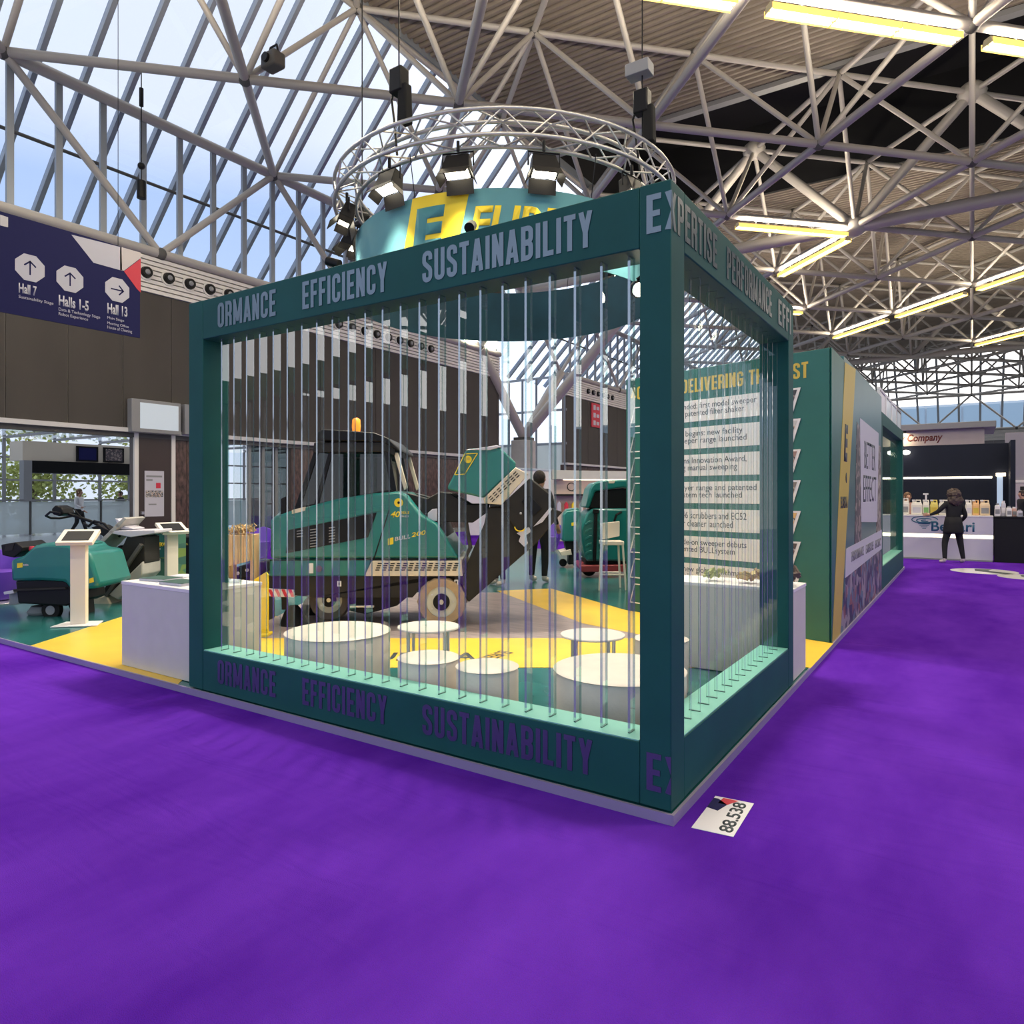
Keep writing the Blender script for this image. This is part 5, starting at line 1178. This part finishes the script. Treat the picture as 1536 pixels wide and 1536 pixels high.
# neighbouring stand with a beige tool wall
T_, pr_, lc_, k_ = side(880, 23.0, 0)
ns = thing('tool_stand', 'beige stand wall hung with tools under a white fascia, behind the machines', 'stand', lc_, ANG)
pr_(ns, 'back_wall', [(832, 718), (1000, 718), (1000, 812), (832, 812)], .3, .5, mat('pink_beige_board', (.62, .47, .40), .6), .004); pr_(ns, 'fascia', [(828, 705), (1000, 708), (1000, 719), (828, 719)], .0, .5, LILAC, .004); pr_(ns, 'led_strip', [(845, 718.5), (1000, 719), (1000, 720.5), (845, 720)], .05, .1, LEDW, 0)
pr_(ns, 'shelf', [(832, 741), (1000, 741), (1000, 744), (832, 744)], .0, .3, CHAR, .004)
rg = random.Random(5)
for k in range(9):
    a = 836+k*11; cH = 752+rg.uniform(0, 6); pr_(ns, 'product', [(a, 772), (a, cH), (a+3, cH-4), (a+6, cH), (a+6, 772)], .1, .25, (PALE, RED, YELP, WHITE, CREAM)[k % 5], .01)
pr_(ns, 'counter', [(832, 772), (1000, 772), (1000, 812), (832, 812)], .0, .28, CREAM, .004)
MB().tube([(T_(858, 730)[0]+.13*math.cos(q), .28, T_(858, 730)[1]+.13*math.sin(q)) for q in [k*math.pi/8 for k in range(17)]], .012, 6).build('hung_hose', CHAR, ns)
T_, pr_, lc_, k_ = side(800, 25.0, 0)
ws = thing('white_partition', 'low white partition stand behind the hopper', 'stand wall', lc_, ANG); pr_(ws, 'panel', [(700, 700), (832, 706), (832, 803), (700, 803)], 0, .1, WHITE, .004); pr_(ws, 'cap', [(699, 698), (833, 704), (833, 707), (699, 701)], -.03, .13, ALU, .004)

# ---- stands on the far right
bb = thing('black_stand', 'black stand back wall with LED line and spotlights beside the aisle', 'stand', (0, 18.4, 0))
NB = mat('blue_black_board', (.010, .013, .026), .6, var=.1, scale=2, spec=.2)
bxo('back_wall', -3.0, 2.06, 0, .15, 0, 2.86, NB, bb, .01); bxo('end_wall', 1.96, 2.06, -1.1, 0, 0, 2.86, NB, bb, .01)
bxo('led_strip', -1.2, 1.62, -.03, 0, 1.97, 2.02, LEDW, bb); bxo('light_column', 1.72, 1.84, -.10, -.04, 1.25, 2.02, mat('blue_white_panel', (.4, .5, .62), .4, emit=(.5, .65, .9), estr=.5), bb); bxo('column_lamp', 1.70, 1.90, -.16, -.04, 2.02, 2.10, LEDW, bb)
for x in (-.62, -.28): MB().cyl((x, 0, 2.66), (x, -.15, 2.68), .015, 6).build('spot_arm', BLACK, bb); MB().ball((x, -.18, 2.68), .10, .07, .06).build('spot_head', LAMPW, bb, smooth=60)
bc = thing('white_counter', 'white stand counter lettered Bettari with a glowing LED line', 'counter', (0, 16.3, 0))
bxo('front_panel', -1.6, 1.60, 0, .05, .62, 1.03, PALE, bc, .004); bxo('lower_panel', -1.6, 1.60, .04, .09, 0.03, .52, PALE, bc, .004); bxo('led_strip', -1.6, 1.60, .05, .07, .53, .61, LEDW, bc); bxo('top', -1.62, 1.60, -.01, .5, 1.03, 1.06, WHITE, bc, .004); bxo('plinth', -1.6, 1.59, -.02, .5, 0, .03, GREY, bc)
x_ = YP(1397, 16.3)[0]; x2_ = YP(1462, 16.3)[0]
BLU = mat('petrol_print', (.02, .12, .20), .5)
text('Bettari', x2_-x_, .24, BLU, bc, (x_, -.001, .68), (1, 0, 0), bold=.02, ext=.002)
cx_ = YP(1387, 16.3)[0]
for k, (rx, rz_, zc) in enumerate(((.27, .085, .95), (.17, .055, .93), (.07, .022, .92))):
    MB().tube([(cx_+rx*math.cos(q), -.004, zc+rz_*math.sin(q)) for q in [k*.6+j*math.pi/11 for j in range(19)]], .010, 6).build('spiral_logo', BLU, bc)
for k in range(4): bxo('logo_dash', cx_-.14+k*.03, cx_+.12-k*.03, -.003, 0, .84-k*.035, .855-k*.035, BLU, bc)
kb = thing('black_counter', 'black side counter next to the white lettered counter', 'counter', (1.92, 16.3, 0)); bxo('body', -.30, .30, 0, .5, 0.0, 1.02, BLACK, kb, .006); bxo('top', -.31, .32, -.02, .52, 1.02, 1.05, BLACK, kb, .004)
def jerrycan(px, label, w_=.20, h_=.30, bodym=None, labm=None, pump=False):
    x_ = YP(px, 16.55)[0]; t = thing('jerrycan', label, 'bottle', (x_, 16.55, 1.06), .1, group='detergent bottles on the lettered counter')
    bodym = bodym or mat('milky_plastic', (.74, .70, .64), .35)
    MB().box(-w_/2, w_/2, -.06, .06, 0, h_*.72).build('body', bodym, t, .02); MB().box(-w_/2, w_/2, -.055, .055, h_*.70, h_*.84, w_*.12, .015).build('shoulder', bodym, t, .012)
    MB().cyl((-w_*.28, 0, h_*.82), (-w_*.28, 0, h_*.95), .026, 12).build('neck', bodym, t, smooth=40); MB().cyl((-w_*.28, 0, h_*.93), (-w_*.28, 0, h_*1.02), .032, 12).build('cap', WHITE, t, smooth=40)
    MB().tube([(-w_*.1, 0, h_*.8), (-w_*.05, 0, h_*.98), (w_*.32, 0, h_*.98), (w_*.38, 0, h_*.75)], .018, 8).build('handle', bodym, t, smooth=60)
    bxo('label', -w_*.36, w_*.36, -.064, -.058, h_*.14, h_*.5, labm or PALE, t)
    if pump: MB().cyl((0, 0, h_*.8), (0, 0, h_*1.35), .02, 10).build('pump_stem', WHITE, t); MB().box(-.06, .05, -.02, .02, h_*1.35, h_*1.45).build('pump_head', WHITE, t, .006)
for a in ((1357, 'white jerrycan half hidden by the teal screen on the lettered counter', .20, .40, None, GREY), (1375, 'white jerrycan with grey label, second on the lettered counter', .24, .36, None, PALE),
          (1389, 'pump bottle with green label on the lettered counter', .14, .36, None, mat('green_label', (.20, .42, .14), .5), True), (1401, 'yellow jerrycan on the lettered counter', .16, .36, mat('yellow_plastic', (.70, .58, .14), .4), GOLD),
          (1416, 'white jerrycan with dark label, beside the reaching hand', .22, .36, None, GREY), (1453, 'white jerrycan just right of the woman in black', .13, .36), (1463.5, 'orange jerrycan right of the woman in black', .14, .36, mat('orange_plastic', (.72, .42, .18), .4), GOLD),
          (1477, 'pale jerrycan with grey label at the end of the lettered counter', .20, .36, mat('peach_plastic', (.72, .55, .36), .4), GREY)): jerrycan(*a)
for k, (px, w_, h_, mt, lab) in enumerate(((1496, .12, .30, WHITE, 'white canister on the black side counter, first in line'), (1505, .10, .36, PALE, 'tall grey packet leaning on the black side counter'), (1513, .11, .24, WHITE, 'white tub in the middle of the black side counter'), (1521, .10, .22, mat('pinkish_plastic', (.6, .36, .30), .4), 'pinkish bottle on the black side counter'), (1529, .11, .16, PALE, 'low grey box at the end of the black side counter'))):
    x_ = YP(px, 16.5)[0]; t = thing('product_pack', lab, 'package', (x_, 16.38+.11*(k % 2), 1.05), .06*k, group='products on the black side counter')
    MB().box(-w_/2, w_/2, -.05, .05, 0, h_*.85, .01, .008).build('body', mt, t, .012); MB().cyl((0, 0, h_*.84), (0, 0, h_), .03, 10).build('cap', WHITE if k % 2 else GREY, t); bxo('label', -w_*.35, w_*.35, -.056, -.046, h_*.2, h_*.55, GREY if k != 1 else WHITE, t)
# beige stand lettered Company
T_, pr_, lc_, k_ = side(1420, 30.0, 0)
bs = thing('beige_stand', 'tall beige stand with flat projecting roof, lettered Company', 'stand', lc_, 0)
bxo('wall_body', -6.0, 1.35, 0, 3.5, 0, 4.35, mat('beige_board', (.46, .40, .38), .6, var=.04, scale=2), bs, .02); bxo('roof_slab', -6.3, 1.75, -.35, 3.8, 4.35, 4.62, GREY, bs, .03)
y_ = bs.location.y; xa, fa = YP(1360, y_); xb, _ = YP(1414, y_)
text('ty Company', xb-xa+.35, .42, mat('red_brown_letters', (.16, .035, .03), .5), bs, (xa-.35-bs.location.x, -.002, Zp(666, fa)), (1, 0, 0), bold=.03, shear=.2)
bxo('wall_lamp', -1.9, -1.5, -.3, -.1, 4.26, 4.34, BLACK, bs); ld = bpy.data.lights.new('wall_wash', 'AREA'); ld.energy = 25; ld.size = .3; ld.color = (1, .8, .5); lo = bpy.data.objects.new('wall_wash', ld); link(lo, bs); lo.location = (-1.7, -.22, 4.22); lo.rotation_euler = (.25, 0, 0)
gs = thing('grey_stand', 'grey stand wall with a pale doorway at the picture edge', 'stand', (*P(1545, 26), 0), 0); bxo('wall_body', -.75, 3.5, 0, .3, 0, 3.9, mat('grey_stand_board', (.33, .31, .34), .6), gs, .01); bxo('fascia', -.8, 3.5, -.05, 0, 2.0, 2.1, FASC, gs); bxo('doorway', -.6, 2.6, -.03, 0, 0, 1.98, mat('pale_pink_panel', (.55, .48, .50), .6), gs); bxo('door_sign', -.3, .9, -.05, -.03, 1.72, 1.86, CHAR, gs)
# round floor stickers
for px, py, r_, lab in ((1476, 857, .58, 'round white floor sticker with a dark swoosh on the purple carpet'), (1546, 866, .52, 'round white floor sticker cut off by the picture edge')):
    p = G(px, py); t = thing('floor_sticker', lab, 'sticker', (p.x, p.y, .0005), ANG); MB().lathe([(r_, 0), (r_, .0015)], 40).build('disc', mat('glossy_white_sticker', (.78, .76, .76), .2), t)
    MB().slab([(r_*.1, -r_*.9), (r_*.55, -r_*.75), (r_*.2, r_*.1), (r_*.7, r_*.6), (r_*.2, r_*.8), (-r_*.25, r_*.1)], .0015, .002).build('swoosh', INK, t)

# ================================================================== PEOPLE
BONES = [('pel', 'spi'), ('spi', 'che'), ('che', 'nec'), ('nec', 'jaw'), ('jaw', 'hea'), ('hea', 'top'), ('che', 'shl'), ('shl', 'ell'), ('ell', 'wrl'), ('wrl', 'pal'), ('che', 'shr'), ('shr', 'elr'), ('elr', 'wrr'), ('wrr', 'par'),
         ('pel', 'hil'), ('hil', 'knl'), ('knl', 'anl'), ('anl', 'hel'), ('hel', 'tol'), ('pel', 'hir'), ('hir', 'knr'), ('knr', 'anr'), ('anr', 'her'), ('her', 'tor')]
RAD = dict(pel=(.092, .072), spi=(.080, .060), che=(.094, .066), nec=(.034, .034), jaw=(.036, .042), hea=(.046, .056), top=(.036, .044), shl=(.042, .042), shr=(.042, .042), ell=(.030, .030), elr=(.030, .030), wrl=(.019, .019), wrr=(.019, .019),
           pal=(.024, .014), par=(.024, .014), hil=(.060, .062), hir=(.060, .062), knl=(.040, .042), knr=(.040, .042), anl=(.027, .028), anr=(.027, .028), hel=(.026, .024), her=(.026, .024), tol=(.022, .016), tor=(.022, .016))
BASEJ = dict(pel=(0, 0, .525), spi=(0, .0, .62), che=(0, -.005, .735), nec=(0, -.005, .83), jaw=(0, .012, .873), hea=(0, .010, .922), top=(0, .0, .965), shl=(-.098, -.005, .800), shr=(.098, -.005, .800), ell=(-.125, -.02, .63), elr=(.125, -.02, .63),
             wrl=(-.135, .03, .49), wrr=(.135, .03, .49), pal=(-.135, .045, .445), par=(.135, .045, .445), hil=(-.052, 0, .495), hir=(.052, 0, .495), knl=(-.058, .01, .275), knr=(.058, .01, .275), anl=(-.06, -.01, .055), anr=(.06, -.01, .055),
             hel=(-.06, -.015, .026), her=(.06, -.015, .026), tol=(-.066, .075, .018), tor=(.066, .075, .018))
def person(label, loc, rz, H_, pose, top_m, leg_m, shoe_m, hair_m, hair='short', group=None):
    J = {k: Vector(pose.get(k, BASEJ[k]))*H_ for k in BASEJ}
    names = list(BASEJ); vs = [J[k] for k in names]; es = [(names.index(a), names.index(b_)) for a, b_ in BONES]
    rad = [(RAD[k][0]*H_, RAD[k][1]*H_) for k in names]; seg = {}
    for side_, pal, wr in (('l', 'pal', 'wrl'), ('r', 'par', 'wrr')):      # five fingers on each hand
        d = (J[pal]-J[wr]).normalized(); sdv = d.cross(Vector((0, 1, 0)) if abs(d.y) < .8 else Vector((0, 0, 1))).normalized(); bend = d.cross(sdv)
        for q, (off, ln) in enumerate(((-.017, .034), (-.006, .040), (.006, .038), (.016, .030))):
            r0 = J[pal]+sdv*off*H_+d*.012*H_; m_ = r0+d*ln*.55*H_; e_ = m_+(d*.8+bend*.5)*ln*.5*H_
            n_ = len(vs); vs += [r0, m_, e_]; rad += [(.0062*H_,)*2, (.0055*H_,)*2, (.0045*H_,)*2]; es += [(names.index(pal), n_), (n_, n_+1), (n_+1, n_+2)]
        r0 = J[pal]-sdv*.022*H_-d*.008*H_; n_ = len(vs); vs += [r0, r0+(d*.7-sdv*.5)*.026*H_]; rad += [(.0068*H_,)*2, (.0055*H_,)*2]; es += [(names.index(pal), n_), (n_, n_+1)]
    n_ = len(vs); vs.append(J['hea']+Vector((0, .066, -.012))*H_); rad.append((.010*H_,)*2); es.append((names.index('hea'), n_))   # nose
    me = bpy.data.meshes.new('person'); me.from_pydata(vs, es, []); o = bpy.data.objects.new('tmp_person', me); COL.objects.link(o)
    sk = o.modifiers.new('skin', 'SKIN'); sk.use_smooth_shade = True
    for i, r_ in enumerate(rad): me.skin_vertices[0].data[i].radius = r_
    me.skin_vertices[0].data[0].use_root = True
    ss_ = o.modifiers.new('sub', 'SUBSURF'); ss_.levels = 1; ss_.render_levels = 1
    dg = bpy.context.evaluated_depsgraph_get(); dg.update(); fin = bpy.data.meshes.new_from_object(o.evaluated_get(dg)); COL.objects.unlink(o); bpy.data.objects.remove(o)
    for m_ in (SKIN, top_m, leg_m, shoe_m): fin.materials.append(m_)
    segs = []
    for a, b_ in BONES:
        kind = 0 if a in ('nec', 'jaw', 'hea', 'wrl', 'wrr') else (3 if a in ('anl', 'anr', 'hel', 'her') else (2 if a in ('hil', 'hir', 'knl', 'knr') or b_ in ('hil', 'hir') else 1))
        segs.append((J[a], J[b_], kind))
    for p in fin.polygons:
        c = p.center; best = (9, 0)
        for a, b_, kd in segs:
            ab = b_-a; t_ = max(0, min(1, (c-a).dot(ab)/ab.length_squared)); d = (c-(a+ab*t_)).length
            if d < best[0]: best = (d, kd)
        p.material_index = best[1]; p.use_smooth = True
    t = thing('person', label, 'person', loc, rz, group)
    bo = bpy.data.objects.new('body', fin); link(bo, t)
    hd = J['hea']; mb = MB().ball((hd.x, hd.y-.010*H_, hd.z+.014*H_), .055*H_, .064*H_, .066*H_, 16, 12); rg = random.Random(len(label))
    if hair == 'long': mb.ball((hd.x, hd.y-.032*H_, hd.z-.045*H_), .050*H_, .034*H_, .085*H_, 14, 10)
    if hair == 'curly':
        mb = MB().ball((hd.x, hd.y-.018*H_, hd.z+.006*H_), .084*H_, .080*H_, .076*H_, 26, 18).ball((hd.x+.01*H_, hd.y-.036*H_, hd.z-.070*H_), .098*H_, .060*H_, .080*H_, 26, 16)
        mb.v = [(a+rg.uniform(-1, 1)*.012*H_, b_+rg.uniform(-1, 1)*.012*H_, c+rg.uniform(-1, 1)*.012*H_) for a, b_, c in mb.v]
    # keep the face clear of hair
    mb.v = [(a, min(b_, hd.y+.030*H_) if c < hd.z+.045*H_ else b_, c) for a, b_, c in mb.v]
    mb.build('hair', hair_m, t, smooth=80)
    for s in (-1, 1): MB().ball((hd.x+s*.019*H_, hd.y+.053*H_, hd.z+.002*H_), .0055*H_, .004*H_, .004*H_, 8, 6).build('eye', INK, t); MB().ball((hd.x+s*.050*H_, hd.y+.004*H_, hd.z-.004*H_), .007*H_, .012*H_, .018*H_, 8, 6).build('ear', SKIN, t)
    MB().ball((hd.x, hd.y+.052*H_, hd.z-.036*H_), .013*H_, .006*H_, .004*H_, 8, 6).build('mouth', mat('lips', (.35, .12, .10), .5), t)
    return t, J
CLOTHB = mat('black_cloth', (.007, .007, .010), .85, var=.2, scale=14); CLOTHW = mat('white_cloth', (.66, .64, .64), .8); DARKH = mat('dark_hair', (.030, .020, .016), .6, var=.4, scale=30); BROWNH = mat('brown_hair', (.16, .085, .045), .6, var=.3, scale=30)
SHOEW = mat('pale_shoe', (.62, .55, .50), .6); SHOEB = mat('black_shoe', (.02, .02, .02), .5); TROU = mat('dark_trousers', (.009, .009, .011), .85, var=.2, scale=14); PINKC = mat('dusty_pink_cloth', (.45, .24, .20), .8); NAVYC = mat('navy_trousers', (.025, .03, .06), .85)
# woman in black at the lettered counter, seen from behind, reaching left
p = G(1430, 844)
t, J = person('person in a black jacket with curly dark hair reaching for a bottle at the counter', (p.x, p.y, 0), ANG, 1.68, dict(
    top=(0, .0, .955), ell=(-.19, .03, .69), wrl=(-.255, .10, .645), pal=(-.29, .125, .645), elr=(.150, -.03, .64), wrr=(.150, .055, .565), par=(.145, .09, .545), hil=(-.058, 0, .495), hir=(.058, 0, .495), knl=(-.105, .02, .27), anl=(-.135, -.03, .055), hel=(-.138, -.035, .026), tol=(-.165, .045, .018), knr=(.095, .0, .27), anr=(.115, -.03, .055), her=(.115, -.035, .026), tor=(.125, .045, .018)),
    CLOTHB, TROU, SHOEW, mat('curly_hair', (.075, .05, .042), .65, var=.5, scale=30), 'curly')
H_ = 1.68; mb = MB()
for i, (z, rx, ry) in enumerate(((.40, .128, .100), (.44, .126, .100), (.53, .116, .092), (.62, .100, .078))):
    for k in range(24): a = 2*math.pi*k/24; mb.v.append((rx*H_*math.cos(a)*(1+.03*math.sin(5*a)), ry*H_*math.sin(a), z*H_))
for i in range(3):
    for k in range(24): a = i*24+k; b_ = i*24+(k+1) % 24; mb.f.append((a, b_, b_+24, a+24))
o = mb.build('jacket_hem', CLOTHB, t, smooth=60); sm = o.modifiers.new('thick', 'SOLIDIFY'); sm.thickness = .01
# woman walking through the lobby
p = P(119, 26.0)
person('person in a white top and black trousers walking through the lobby', (p.x, p.y, 0), ANG-math.pi/2, 1.78, dict(knl=(-.055, .06, .28), anl=(-.055, .13, .06), hel=(-.055, .12, .03), tol=(-.06, .21, .03), knr=(.055, -.02, .28), anr=(.055, -.16, .075), her=(.055, -.175, .045), tor=(.06, -.10, .02), ell=(-.12, -.06, .64), wrl=(-.11, .02, .53), pal=(-.11, .06, .51), elr=(.12, .0, .65), wrr=(.10, .10, .60), par=(.09, .14, .61)), CLOTHW, TROU, SHOEB, BROWNH, 'long')
p = P(181, 33.0)
person('person in dark clothes behind the lobby balustrade', (p.x, p.y, 0), ANG+2.6, 1.72, {}, CLOTHB, TROU, SHOEB, DARKH, 'short')
# people behind the raised hopper
p = P(809, 12.0)
person('tall person in black standing behind the raised hopper', (p.x, p.y, PZ), ANG-.6, 1.92, dict(elr=(.150, -.02, .64), wrr=(.155, .05, .52), par=(.155, .07, .475), hil=(-.055, 0, .495), knl=(-.07, .0, .275), anl=(-.075, -.01, .055), hel=(-.075, -.015, .026), tol=(-.08, .075, .018)), CLOTHB, TROU, SHOEW, DARKH, 'short')
p = P(748, 11.6)
person('person in dark trousers hidden behind the debris chute, feet visible', (p.x, p.y, PZ), ANG+2.2, 1.70, {}, CLOTHB, NAVYC, SHOEW, DARKH, 'short')
# people at the far stands
p = P(1361, 17.95)
person('person in a dusty pink top behind the lettered counter, half hidden', (p.x, p.y, 0), ANG+3.0, 1.62, dict(ell=(-.15, .05, .66), wrl=(-.12, .15, .62), pal=(-.11, .19, .62)), PINKC, TROU, SHOEB, BROWNH, 'long')
p = P(1533, 23.0)
person('person in dark clothes by the grey stand at the picture edge', (p.x, p.y, 0), ANG+1.5, 1.70, {}, CLOTHB, TROU, SHOEB, DARKH, 'short')
